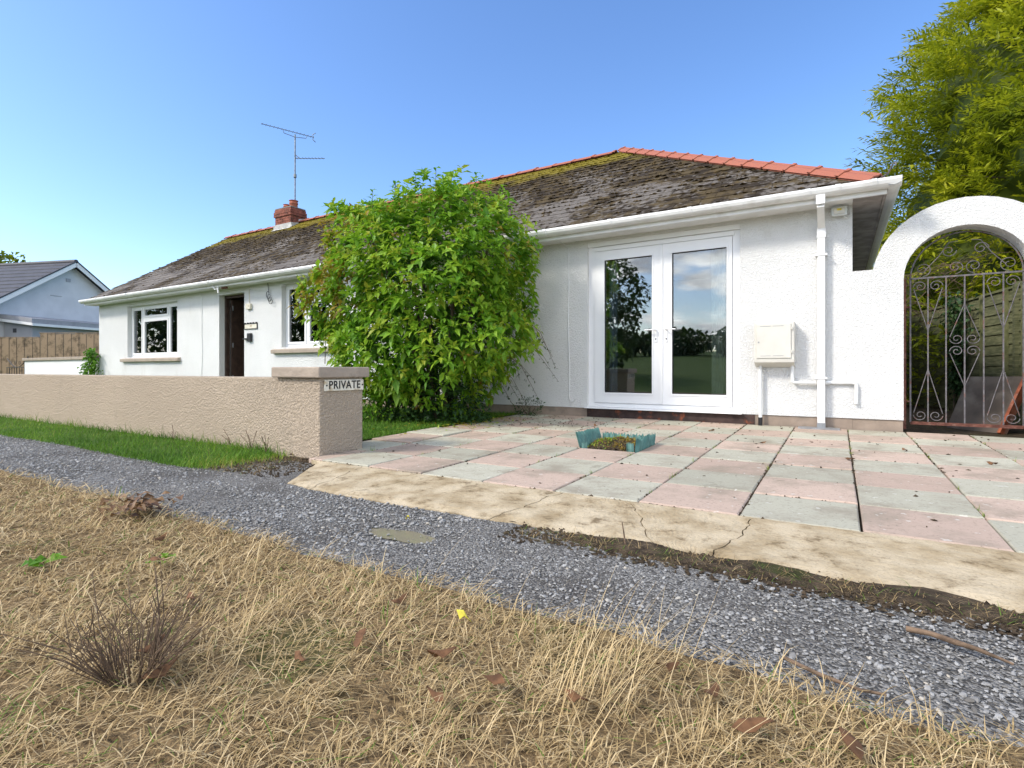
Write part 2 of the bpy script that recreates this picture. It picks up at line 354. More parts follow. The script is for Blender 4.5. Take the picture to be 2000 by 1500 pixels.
def blades(P, D, L, Wd, curl, seg=3, lean=(.15, .9)):
    """grass blades: strips that bend over along their heading D (horizontal), L long"""
    n = len(P); H = unit(np.column_stack([D[:, 0], D[:, 1], np.zeros(n)])); S = np.column_stack([-H[:, 1], H[:, 0], np.zeros(n)])
    a = rng.uniform(*lean, n); pts = []; p = P.copy()
    for i in range(seg + 1):
        w = (Wd * (1 - (i / seg) ** 1.5 * .85))[:, None]
        pts += [p - S * w / 2, p + S * w / 2]
        ang = a + curl * i / seg
        p = p + (H * np.sin(ang)[:, None] + np.array([[0, 0, 1.]]) * np.cos(ang)[:, None]) * (L / seg)[:, None]
        p[:, 2] = np.maximum(p[:, 2], P[:, 2] + .004)
    V = np.stack(pts, 1).reshape(-1, 3); k = 2 * (seg + 1); b = (np.arange(n) * k)[:, None]
    F = np.concatenate([b + np.array([[2 * i, 2 * i + 1, 2 * i + 3, 2 * i + 2]]) for i in range(seg)], 1).reshape(-1, 4)
    return V, F
def vnoise(x, y, s=1.0, seed=0):
    r = np.random.default_rng(seed); v = 0
    for i in range(6):
        kx, ky, ph = r.normal(0, 1.0 * s * (1 + i * .5), 2).tolist() + [r.uniform(0, 6.28)]
        v = v + np.sin(x * kx + y * ky + ph) / (1 + i * .5)
    return v / 2.5

# ------------------------------------------------------------------ ground and paths
def ground_z(x, y): return np.where(y < -3, (-y - 3) * .055, 0.) * np.where(y < -60, 0, 1) + np.where(y < -60, 57 * .055, 0) - .03
xs = np.concatenate([np.linspace(-600, -60, 10), np.linspace(-50, 40, 46), np.linspace(60, 600, 10)]); ys = np.concatenate([np.linspace(-600, -70, 8), np.linspace(-62, 40, 52), np.linspace(60, 900, 10)])
gx, gy = np.meshgrid(xs, ys); V = np.column_stack([gx.ravel(), gy.ravel(), ground_z(gx, gy).ravel()]); nx = len(xs)
F = np.array([(j * nx + i, j * nx + i + 1, (j + 1) * nx + i + 1, (j + 1) * nx + i) for j in range(len(ys) - 1) for i in range(nx - 1)])
tag(np_mesh('ground', V, F, 'turf', smooth=True), 'wide green grass field running to the horizon', kind='structure')
def sheet(name, x0, x1, y0, y1, mat, zf, n=(60, 12), edge=None, label=None):
    ax = np.linspace(x0, x1, n[0]); V = []
    for j in range(n[1]):
        tt = j / (n[1] - 1)
        lo = y0 + (edge[0](ax) if edge and edge[0] else 0 * ax); hi = y1 + (edge[1](ax) if edge and edge[1] else 0 * ax)
        yy = lo + (hi - lo) * tt; V.append(np.column_stack([ax, yy, zf(ax, yy)]))
    V = np.concatenate(V); k = n[0]
    F = np.array([(j * k + i, j * k + i + 1, (j + 1) * k + i + 1, (j + 1) * k + i) for j in range(n[1] - 1) for i in range(k - 1)])
    return tag(np_mesh(name, V, F, mat, smooth=True), label, kind='structure')
def bank_edge(x): return 1.37 + .05 * vnoise(x, x * 0, 1.6, 3) + .03 * vnoise(x, x * 0, 6, 4)
def verge_edge(x): return 2.13 + .035 * vnoise(x, x * 0, 2.0, 5)
sheet('path', -30, 9, .9, 2.95, 'path_base', lambda x, y: .004 * vnoise(x, y, 3, 9) - .014 * np.exp(-(((x + 1.625) / .15) ** 2 + ((y - 1.755) / .075) ** 2)), (1300, 44), label='narrow loose gravel path beside the garden wall')
sheet('dry_bank', -14, 6, -3.2, 0, 'thatch', lambda x, y: .012 + .02 * np.clip((1.4 - y) / .5, 0, 1) + .018 * vnoise(x, y, 3, 12) * np.clip((1.4 - y) / .4, 0, 1), (220, 60), (None, bank_edge), 'bank of dry mown grass thatch')
sheet('verge', -30, -3.96, 0, 2.99, 'turf', lambda x, y: -.008 + (.024 + .006 * vnoise(x, y, 6, 45)) * np.clip((y - verge_edge(x)) / .07, 0, 1) * np.clip((-3.97 - x) / .25 + .15 * vnoise(x, y, 9, 46), 0, 1) + .012 * np.clip((y - 2.1) / .3, 0, 1), (240, 16), (verge_edge, None), 'strip of green turf below the garden wall')
sheet('lawn', -17, -3.86, 3.06, 6.58, 'turf', lambda x, y: .045 + .014 * (y - 3) + 0 * x, (40, 14), label='front lawn behind the garden wall')
sheet('side_passage', .15, 6.5, 6.83, 16, 'soil', lambda x, y: .06 + .01 * vnoise(x, y, 2, 5), (30, 40), label='bare earth side passage behind the gate')

def patio_z(y): return .04 + .016 * (y - 2.75)
# ------------------------------------------------------------------ patio of square slabs
patio = MB().add([(-3.83, 2.72, patio_z(2.72) - .03), (6.1, 2.72, patio_z(2.72) - .03), (6.1, 6.62, patio_z(6.62) - .014), (-3.83, 6.62, patio_z(6.62) - .014),
                  (-3.83, 2.72, -.06), (6.1, 2.72, -.06), (6.1, 6.62, -.06), (-3.83, 6.62, -.06)],
                 [(0, 1, 2, 3), (0, 4, 5, 1), (1, 5, 6, 2), (3, 7, 4, 0), (2, 6, 7, 3)]).build('patio', 'soil')
tag(patio, 'patio of pink and grey square paving slabs', kind='structure')
def slab_mesh(w, d, t=.04):
    e = .006; vs = []
    for z, k in ((-t, 0), (-e, 0), (0, e)):
        vs += [(-w / 2 + k, -d / 2 + k, z), (w / 2 - k, -d / 2 + k, z), (w / 2 - k, d / 2 - k, z), (-w / 2 + k, d / 2 - k, z)]
    fs = [(8, 9, 10, 11)] + [(a + i, a + (i + 1) % 4, a + 4 + (i + 1) % 4, a + 4 + i) for a in (0, 4) for i in range(4)]
    return MB().add(vs, fs).mesh('paving_slab')
PX, PY0, PW, PD = .09, 2.715, .487, .4875
smesh = {}
for c in ('slab_pink', 'slab_grey'):
    me = slab_mesh(PW - .008, PD - .008); me.materials.append(M[c]); smesh[c] = me
for k in range(-8, 12):
    for j in range(8):
        if (k, j) == (-4, 3): continue                              # the lifted slab with the planter ring
        c = 'slab_pink' if (k + j) % 2 == 0 else 'slab_grey'
        x0, y0 = PX + k * PW, PY0 + j * PD
        if (k, j) == (-8, 0):
            me = slab_mesh(.15, PD - .008); me.materials.append(M[c]); xc = -3.39
        elif j == 7:
            me = smesh.get(c + 'e')
            if not me: me = slab_mesh(PW - .008, PD - .03); me.materials.append(M[c]); smesh[c + 'e'] = me
            xc = x0 + PW / 2
        else: me = smesh[c]; xc = x0 + PW / 2
        yc = y0 + PD / 2 - (.012 if j == 7 else 0)
        o = link('paving_slab', me, patio)
        o.location = (xc + random.uniform(-.002, .002), yc + random.uniform(-.002, .002), patio_z(yc) + random.uniform(-.003, .003) + (.012 if k == -8 and j in (2, 3) else 0))
        o.rotation_euler = (math.atan(.016) + random.uniform(-.006, .006), random.uniform(-.007, .007), random.uniform(-.004, .004))
# moss and grit in the joints
n = 2600; P = []
for i in range(n):
    if random.random() < .6: x = PX + random.randint(-8, 6) * PW + random.gauss(0, .006); y = random.uniform(2.75, 6.55)
    else: y = PY0 + random.randint(0, 7) * PD + random.gauss(0, .006); x = random.uniform(-3.75, 3.2)
    P.append((x, y, patio_z(y) - .008))
P = np.array(P); sel = vnoise(P[:, 0], P[:, 1], 1.6, 31) > -.15; P = P[sel]
def lumps(P, sx, sz, flat=True):
    n = len(P); oc = np.array([(1, 0, 0), (0, 1, 0), (-1, 0, 0), (0, -1, 0), (0, 0, 1), (0, 0, -1.)]); j = rng.uniform(.6, 1.35, (n, 6, 1))
    a = rng.uniform(0, 6.28, n); ca, sa = np.cos(a), np.sin(a)
    v = oc[None] * j; v = np.stack([v[..., 0] * ca[:, None] - v[..., 1] * sa[:, None], v[..., 0] * sa[:, None] + v[..., 1] * ca[:, None], v[..., 2]], 2)
    v = v * np.stack([sx, sx * rng.uniform(.6, 1, n), sz], 1)[:, None, :] + P[:, None, :]
    f = np.array([(0, 1, 4), (1, 2, 4), (2, 3, 4), (3, 0, 4), (1, 0, 5), (2, 1, 5), (3, 2, 5), (0, 3, 5)])
    return v.reshape(-1, 3), (np.arange(n)[:, None, None] * 6 + f[None]).reshape(-1, 3)
V, F = lumps(P, rng.uniform(.006, .017, len(P)), rng.uniform(.004, .012, len(P)))
tag(np_mesh('joint_moss', V, F, 'soil', patio), kind='stuff')
n = 90; X = PX + rng.integers(-7, 7, n) * PW; Y = rng.uniform(2.9, 6.5, n); X = np.repeat(X, 9) + rng.normal(0, .008, n * 9); Y = np.repeat(Y, 9) + rng.normal(0, .018, n * 9); a = rng.uniform(0, 6.28, n * 9)
V, F = blades(np.column_stack([X, Y, patio_z(Y) - .006]), np.column_stack([np.cos(a), np.sin(a), 0 * a]), rng.gamma(4, .006, n * 9).clip(.008, .05), rng.uniform(.002, .004, n * 9), rng.uniform(.2, 1.4, n * 9), 2)
tag(np_mesh('joint_weeds', V, F, 'green_blade', patio, tint=np.repeat(rng.uniform(.2, .9, n * 9), 2)), kind='stuff')
n = 420; P = np.column_stack([rng.uniform(-3.7, 2.4, n), 2.8 + 3.75 * rng.beta(1.6, 1, n), np.zeros(n)]); P[:150, 0] = rng.normal(-3.1, .5, 150); P[:150, 1] = rng.normal(5.9, .4, 150); P = P[(P[:, 1] < 6.55) & (P[:, 0] > -3.78)]; P[:, 2] = patio_z(P[:, 1]) + .002
V, F = lumps(P, rng.uniform(.003, .016, len(P)), rng.uniform(.003, .008, len(P)))
tag(np_mesh('patio_crumbs', V, F, 'soil', patio), kind='stuff')

# ------------------------------------------------------------------ concrete apron in cracked pieces
apron = sheet('apron', -2.7, 6.1, 2.16, 2.70, 'soil', lambda x, y: .006 + 0 * x, (60, 4), label='cracked concrete strip along the patio edge')
def apron_lo(x): return 2.14 + .008 * vnoise(np.array(x), 0 * np.array(x), 40, 19) + .035 * vnoise(np.array(x), 0 * np.array(x), 2.1, 17) + .012 * vnoise(np.array(x), 0 * np.array(x), 14, 18)
cracks = [(-3.42, -3.20), (-2.86, -2.70), (-2.20, -2.42), (-1.30, -1.42), (-.93, -.62), (-.32, -.40), (.85, .75), (2.1, 2.2), (3.6, 3.5), (6.0, 6.0)]   # x at the patio side, x at the path side
def jag(x0, tt): return .012 * math.sin(7 * tt + x0 * 5) + .007 * math.sin(23 * tt + x0 * 9) + .004 * math.sin(51 * tt + x0 * 3)
for (a1, a0), (b1, b0) in zip(cracks[:-1], cracks[1:]):
    m = MB(); nx_, ny_ = 46, 20; g = .003; vs = []
    for j in range(ny_):
        tt = j / (ny_ - 1)
        l = a0 + (a1 - a0) * tt + jag(a0, tt) + g; r = b0 + (b1 - b0) * tt + jag(b0, tt) - g
        for i in range(nx_):
            x = l + (r - l) * i / (nx_ - 1); lo = float(apron_lo(x)); lo = max(lo, 2.14 + (-2.95 - x) * 1.35) if x < -2.95 else lo; lo = min(lo, 2.66); y = lo + (2.705 - lo) * tt
            e_ = min(1, tt * 9); vs.append((x, y, .004 + .012 * e_ + .020 * tt + .0022 * float(vnoise(np.array(x), np.array(y), 14, 5)) * (tt < .97) + random.uniform(-.0012, .0012)))
    k = len(vs); vs += [(x, y, -.03) for x, y, z in vs]
    fs = [(j * nx_ + i, j * nx_ + i + 1, (j + 1) * nx_ + i + 1, (j + 1) * nx_ + i) for j in range(ny_ - 1) for i in range(nx_ - 1)]
    ring = list(range(nx_)) + [j * nx_ + nx_ - 1 for j in range(1, ny_)] + [(ny_ - 1) * nx_ + i for i in range(nx_ - 2, -1, -1)] + [j * nx_ for j in range(ny_ - 2, 0, -1)]
    m.add(vs, fs, False); m.add(vs, [(ring[(i + 1) % len(ring)], ring[i], ring[i] + k, ring[(i + 1) % len(ring)] + k) for i in range(len(ring))], False)
    m.build('concrete_slab', 'concrete', apron)
# earth that has washed onto the path along the apron
sheet('dirt_strip', -1.35, 6, 0, 0, 'soil', lambda x, y: -.006 + (.016 + .006 * vnoise(x, y, 9, 44)) * np.clip((y - 1.94) / .12, 0, 1) * np.clip((x + 1.3) / .5, 0, 1), (260, 14), (lambda x: 1.93 - .05 * np.clip((x + 1) / 1.5, 0, 1) + .03 * vnoise(x, 0 * x, 4, 41), lambda x: 2.19 + 0 * x), 'dark mossy earth washed along the concrete edge')

n = 3400; X = rng.uniform(-1.25, 2.6, n); Y = 1.9 + .28 * rng.beta(2, 1.6, n); X[:800] = rng.uniform(-4.0, -3.2, 800); Y[:800] = rng.uniform(2.2, 2.83, 800); P = np.column_stack([X, Y, np.full(n, .006)]); V, F = lumps(P, rng.uniform(.003, .014, n), rng.uniform(.003, .009, n))
tag(np_mesh('earth_crumbs', V, F, 'soil'), 'crumbled dark earth along the concrete edge', 'earth', kind='stuff')
n = 3800; X = rng.uniform(-1.2, 2.4, n); Y = 1.95 + .20 * rng.beta(2, 1.4, n); X[:1200] = -3.98 + .62 * rng.beta(1, 1.6, 1200); Y[:1200] = rng.uniform(2.15, 2.84, 1200); ok = vnoise(X, Y, 2.6, 91) > -.1; X, Y = X[ok], Y[ok]; n = len(X); a = rng.uniform(0, 6.28, n); V, F = blades(np.column_stack([X, Y, np.full(n, .006)]), np.column_stack([np.cos(a), np.sin(a), 0 * a]), rng.gamma(4, .009, n).clip(.01, .08), rng.uniform(.0012, .0025, n), rng.uniform(.3, 1.6, n), 2, (.7, 1.45))
tag(np_mesh('edge_grass', V, F, 'dry_blade', tint=np.repeat(np.where(rng.uniform(0, 1, n) < .22, 1.0, rng.beta(1.5, 3, n) * .7), 2)), 'wispy dead grass in the earth along the concrete edge', 'grass', kind='stuff')
# ------------------------------------------------------------------ loose gravel
PH = (1 + 5 ** .5) / 2
ICO = unit(np.array([(-1, PH, 0), (1, PH, 0), (-1, -PH, 0), (1, -PH, 0), (0, -1, PH), (0, 1, PH), (0, -1, -PH), (0, 1, -PH), (PH, 0, -1), (PH, 0, 1), (-PH, 0, -1), (-PH, 0, 1)]))
ICF = np.array([(0, 11, 5), (0, 5, 1), (0, 1, 7), (0, 7, 10), (0, 10, 11), (1, 5, 9), (5, 11, 4), (11, 10, 2), (10, 7, 6), (7, 1, 8), (3, 9, 4), (3, 4, 2), (3, 2, 6), (3, 6, 8), (3, 8, 9), (4, 9, 5), (2, 4, 11), (6, 2, 10), (8, 6, 7), (9, 8, 1)])
def pebbles(P, sx, sz):
    n = len(P); v = ICO[None] * rng.uniform(.78, 1.22, (n, 12, 1)) * np.stack([sx, sx * rng.uniform(.55, .95, n), sz], 1)[:, None, :]
    a = rng.uniform(0, 6.28, n)[:, None]; b = rng.normal(0, .35, n)[:, None]
    x, y, z = v[..., 0], v[..., 1], v[..., 2]; x, z = x * np.cos(b) - z * np.sin(b), x * np.sin(b) + z * np.cos(b); x, y = x * np.cos(a) - y * np.sin(a), x * np.sin(a) + y * np.cos(a)
    return (np.stack([x, y, z], 2) + P[:, None, :]).reshape(-1, 3), (np.arange(n)[:, None, None] * 12 + ICF[None]).reshape(-1, 3)
n = 46000
d = rng.uniform(0, 1, n) ** 1.7; X = 1.6 - d * 11.5 + rng.normal(0, .2, n); Y = rng.uniform(1.2, 2.2, n)
keep = (Y > bank_edge(X) - .10) & np.where(X < -3.35, Y < verge_edge(X) + .03, Y < 2.13)
dirt = np.clip((Y - 1.93) / .12, 0, 1) * (X > -1.3); keep &= rng.uniform(0, 1, n) > dirt * .84
bare = np.clip(vnoise(X, Y * 2, 1.5, 51) * 1.2, 0, .75); keep &= rng.uniform(0, 1, n) > bare
pud = ((X + 1.625) / .17) ** 2 + ((Y - 1.755) / .085) ** 2 < 1; keep &= ~(pud & (rng.uniform(0, 1, n) < .93))
X, Y = X[keep], Y[keep]; n = len(X)
sz = rng.lognormal(-5.55, .42, n).clip(.002, .0105) * np.where(X > -1.5, 1.0, 1.35)
V, F = pebbles(np.column_stack([X, Y, sz * .08 + .002]), sz, sz * .48)
tag(np_mesh('gravel', V, F, 'stone', tint=np.repeat(.08 + .8 * rng.beta(2.2, 2.4, n), 20)), 'loose pale grey gravel on the path', 'gravel', kind='stuff')
th = np.linspace(0, 2 * np.pi, 29)[:-1]
pr = 1 + .13 * np.sin(2 * th + 1) + .08 * np.sin(5 * th)
tag(MB().add([(-1.625 + .17 * r * math.cos(a), 1.755 + .075 * r * math.sin(a), -.0035) for a, r in zip(th, pr)], [tuple(range(28))]).build('puddle', 'puddle_water', loc=(-1.625, 1.755, 0)), 'shallow muddy puddle in the gravel path', kind='structure')

# ------------------------------------------------------------------ grass
def bank_z(x, y): return .012 + .02 * np.clip((1.4 - y) / .5, 0, 1) + .018 * vnoise(x, y, 3, 12) * np.clip((1.4 - y) / .4, 0, 1)
nt_ = 7600; tx = 1.7 - 9.5 * rng.uniform(0, 1, nt_) ** 1.9; ty = rng.uniform(-.9, 1.42, nt_); dd = np.hypot(tx, ty)
ok = (ty < bank_edge(tx) + .0) & ~((dd > 3.5) & (ty < -.2)) & (rng.uniform(0, 1, nt_) < np.clip(2.6 / dd, .25, 1)); tx, ty = tx[ok], ty[ok]
Pl, Dl, Ll, Wl, Cl, Tl = [], [], [], [], [], []
for x, y in zip(tx, ty):
    k = random.randint(9, 20); dist = math.hypot(x, y); hd = random.gauss(.9, 1.0) + 1.2 * float(vnoise(x, y, 1.2, 77)); sc = 1 + max(0, dist - 2) * .22
    px_ = x + rng.normal(0, .035 * sc, k); py_ = np.minimum(y + rng.normal(0, .035 * sc, k), bank_edge(px_) + .05)
    Pl.append(np.column_stack([px_, py_, bank_z(px_, py_)])); a = hd + rng.normal(0, .85, k); Dl.append(np.column_stack([np.cos(a), np.sin(a), 0 * a]))
    Ll.append(rng.gamma(6, .0108, k).clip(.025, .16)); Wl.append(rng.uniform(.0014, .0030, k) * (1 + max(0, dist - 1.2) * .45)); Cl.append(rng.uniform(.6, 2.6, k))
    g = float(vnoise(x, y, 1.0, 88)); grn = (g > .55 or (random.random() < .05)) and x < -.9
    Tl.append(np.where(rng.uniform(0, 1, k) < (.55 if grn else .03), 1.0, rng.beta(2.4, 1.7, k) * .78))
Pl, Dl, Ll, Wl, Cl, Tl = [np.concatenate(a) for a in (Pl, Dl, Ll, Wl, Cl, Tl)]
V, F = blades(Pl, Dl, Ll, Wl, Cl, 3, (.5, 1.5))
tag(np_mesh('dry_grass', V, F, 'dry_blade', tint=np.repeat(Tl, 3)), 'matted straw coloured dry grass on the bank', 'grass', kind='stuff')
# broken straw lying flat between the tufts
n = 42000; X = 1.2 - 6 * rng.uniform(0, 1, n) ** 1.7; Y = rng.uniform(-.4, 1.42, n); ok = Y < bank_edge(X) + .03; X, Y = X[ok], Y[ok]; n = len(X); a = rng.uniform(0, 6.28, n)
V, F = blades(np.column_stack([X, Y, bank_z(X, Y) + rng.uniform(.002, .022, n)]), np.column_stack([np.cos(a), np.sin(a), 0 * a]), rng.uniform(.02, .065, n), rng.uniform(.0013, .0028, n) * (1 + np.clip(np.hypot(X, Y) - 1.2, 0, 5) * .4), rng.uniform(-.2, .3, n), 2, (1.25, 1.65))
tag(np_mesh('straw_thatch', V, F, 'dry_blade', tint=np.repeat(np.where(rng.uniform(0, 1, n) < .06, 1.0, rng.beta(1.6, 2.2, n) * .75), 2)), 'flat broken straw matted between the dry grass tufts', 'straw', kind='stuff')
# long pale seed stalks leaning over the path
n = 170; X = np.concatenate([rng.uniform(-3.4, .35, 110), rng.normal(-.42, .05, 60)]); Y = np.concatenate([rng.uniform(.55, 1.36, 110), rng.normal(1.03, .05, 60)])
a = rng.normal(.75, .5, n); V, F = blades(np.column_stack([X, Y, bank_z(X, Y)]), np.column_stack([np.cos(a), np.sin(a), 0 * a]), rng.uniform(.12, .30, n), rng.uniform(.0016, .0026, n), rng.uniform(0, .8, n), 4)
tag(np_mesh('grass_stalks', V, F, 'dry_blade', tint=np.repeat(rng.uniform(.35, .72, n), 4)), 'long pale dead stalks standing out of the dry grass', 'grass', kind='stuff')
# green verge below the wall and the lawn beside the shrub
n = 30000; X = -3.62 - 9.5 * rng.uniform(0, 1, n) ** 1.6; Y = rng.uniform(2.02, 2.87, n); ok = (Y > verge_edge(X) - .02 * rng.uniform(0, 3, n)) & ~((X > -4.1) & (Y > 2.80)) & (rng.uniform(0, 1, n) < np.clip((-3.72 - X) / .35, .0, 1)); X, Y = X[ok], Y[ok]; n = len(X)
a = rng.uniform(0, 6.28, n); dry = np.clip((X + 4.0) / .4, 0, 1); V, F = blades(np.column_stack([X, Y, np.full(n, .016)]), np.column_stack([np.cos(a), np.sin(a), 0 * a]), rng.gamma(5, .0085, n).clip(.015, .09) * (1 + .8 * (Y > 2.78)), rng.uniform(.0035, .0065, n), rng.uniform(.2, 1.5, n), 2)
tt = np.clip(rng.beta(2, 2, n) * .55 + .22 * vnoise(X, Y, 2.5, 61) + .3 * (rng.uniform(0, 1, n) < .06) + dry * .5, 0, 1)
tag(np_mesh('verge_grass', V, F, 'green_blade', tint=np.repeat(tt, 2)), 'short bright green grass growing below the garden wall', 'grass', kind='stuff')
n = 15000; X = -3.84 - 3.6 * rng.uniform(0, 1, n) ** 1.5; Y = rng.uniform(3.3, 6.5, n); a = rng.uniform(0, 6.28, n)
V, F = blades(np.column_stack([X, Y, .045 + .014 * (Y - 3)]), np.column_stack([np.cos(a), np.sin(a), 0 * a]), rng.gamma(6, .008, n).clip(.02, .08), rng.uniform(.005, .008, n), rng.uniform(.2, 1.3, n), 2)
tag(np_mesh('lawn_grass', V, F, 'green_blade', tint=np.repeat(rng.beta(2, 3, n) * .6, 2)), 'lush green lawn grass beside the big shrub', 'grass', kind='stuff')

# ------------------------------------------------------------------ bungalow
FY = 6.6
HX0, HX1, HY1 = -16.95, .132, 13.96
H = empty('bungalow', (-8.4, 10.3, .05))
tag(H, 'long white rendered bungalow with mossy slate hipped roof and red ridge tiles', 'house')
holes = [(-15.38, -13.02, 1.03, 2.31), (-11.33, -10.43, .14, 2.31), (-9.22, -7.50, 1.15, 2.38), (-2.83, -.955, .215, 2.395)]
def grid_polys(x0, x1, z0, z1, holes):
    xs = sorted({x0, x1, *[h[0] for h in holes], *[h[1] for h in holes]}); zs = sorted({z0, z1, *[h[2] for h in holes], *[h[3] for h in holes]})
    out = []
    for i in range(len(xs) - 1):
        for j in range(len(zs) - 1):
            cx, cz = (xs[i] + xs[i + 1]) / 2, (zs[j] + zs[j + 1]) / 2
            if any(h[0] < cx < h[1] and h[2] < cz < h[3] for h in holes): continue
            out.append([(xs[i], zs[j]), (xs[i + 1], zs[j]), (xs[i + 1], zs[j + 1]), (xs[i], zs[j + 1])])
    return out
MB().polys(grid_polys(HX0, HX1, .215, 2.60, [(a, b, max(c, .215), d) for a, b, c, d in holes]), FY, FY + .27).build('wall', 'white_render', H)
# the painted plinth runs under the render, a little behind its bell edge
for a, b in ((HX0, -11.33), (-10.43, -2.84), (-.80, HX1)): B(a, b, FY + .012, FY + .26, -.05, .214).build('plinth', 'plinth_paint', H)
B(-2.84, -.80, FY + .006, FY + .26, -.05, .212).build('door_plinth', 'threshold_brown', H)
side = MB(); side.box(HX0, HX0 + .27, FY + .271, HY1, -.05, 2.6); side.build('side_wall', 'white_render', H)
MB().box(HX1 - .27, HX1, FY + .271, HY1, -.05, 2.6).build('side_wall', 'white_render', H)
B(HX0, HX1, HY1 + .001, HY1 + .27, -.05, 2.6).build('back_wall', 'white_render', H)
MB().add([(HX0 + .02, 6.62, 2.6), (HX0 + .02, 13.9, 2.6), (HX0 + .02, 10.28, 4.93)], [(0, 2, 1)]).build('gable_wall', 'white_render', H)
# inside: floor, ceiling and partitions seen through door and glass
B(HX0 + .28, HX1 - .28, FY + .272, HY1 - .01, .10, .17).build('floor', 'interior_floor', H)
B(HX0 + .28, HX1 - .28, FY + .272, HY1 - .01, 2.45, 2.5).build('ceiling', 'interior_wall', H)
for x in (-12.2, -9.95, -5.2): B(x, x + .1, FY + .275, 10.6, .171, 2.449).build('partition', 'hall_wall', H)
B(HX0 + .3, HX1 - .3, 10.61, 10.7, .171, 2.449).build('partition', 'interior_wall', H)
B(-11.95, -11.86, 8.2, 8.95, .172, 2.2).build('inner_door_frame', 'white_board', H)

# --- windows
def window(x0, x1, z0, z1, mull, openers, sill):
    """mull: list of mullion x; openers: (light index, transom z)"""
    y0, y1 = FY + .10, FY + .17
    xs = [x0] + mull + [x1]; fw = .06
    m = MB(); pol = []; panes = []
    w = None
    hl = []
    for i in range(len(xs) - 1):
        a = xs[i] + (fw if i == 0 else fw / 2); b = xs[i + 1] - (fw if i == len(xs) - 2 else fw / 2)
        tr = dict(openers).get(i)
        hl += [(a, b, z0 + fw, z1 - fw)] if tr is None else [(a, b, z0 + fw, tr - fw / 2), (a, b, tr + fw / 2, z1 - fw)]
    m.polys(grid_polys(x0, x1, z0, z1, hl), y0, y1); f = m.build('window', 'upvc', H)
    for (a, b, c, d) in hl:
        e = .045
        if (b - a) > .3 or True:
            MB().polys(grid_polys(a + .002, b - .002, c + .002, d - .002, [(a + e, b - e, c + e, d - e)]), y0 - .012, y0 + .045).build('sash', 'upvc', f)
        B(a + e + .001, b - e - .001, y0 + .012, y0 + .018, c + e + .001, d - e - .001).build('pane', 'glass', f)
    if sill:
        s = MB(); p = [(FY - .075, z0 - .115), (FY + .12, z0 - .115), (FY + .12, z0 - .002), (FY - .02, z0 - .03), (FY - .075, z0 - .045)]
        s.extrude_x(p, sill[0], sill[1]).build('sill', 'sill_paint', f, bevel=.008)
    return f
window(-15.38, -13.02, 1.03, 2.31, [-14.79, -13.57], [(1, 1.98)], (-15.62, -12.86))
window(-9.22, -7.50, 1.15, 2.38, [-8.58, -7.96], [(1, 2.06)], (-9.46, -7.32))
# curtains and blind behind the panes
def curtain(x0, x1, y, z0, z1, mat, amp=.03, wl=.11):
    n = max(8, int((x1 - x0) / wl * 6)); vs = []
    for z in (z0, z1):
        for i in range(n + 1):
            x = x0 + (x1 - x0) * i / n; vs.append((x, y + amp * math.sin(2 * math.pi * (x - x0) / wl) * (1 if z == z0 else .7), z))
    vs += [(a, b + .004, c) for a, b, c in vs]; k = 2 * (n + 1)
    fs = [(i, i + 1, n + 2 + i, n + 1 + i) for i in range(n)] + [(k + n + 1 + i, k + n + 2 + i, k + i + 1, k + i) for i in range(n)]
    return MB().add(vs, fs, True)
curtain(-15.3, -14.92, FY + .24, 1.0, 2.35, 'curtain_cream').build('curtain', 'blind', H)
curtain(-2.60, -2.50, FY + .20, .2, 2.35, 'curtain_blue', .03, .08).build('curtain', 'curtain_blue', H)
curtain(-1.30, -1.05, FY + .19, .2, 2.35, 'curtain_cream', .012, .05).build('curtain', 'curtain_cream', H)
for i in range(6): B(-9.15, -7.55, FY + .30, FY + .312, 2.34 - (i + 1) * .052, 2.34 - i * .052 - .006).build('blind_slat', 'blind', H)
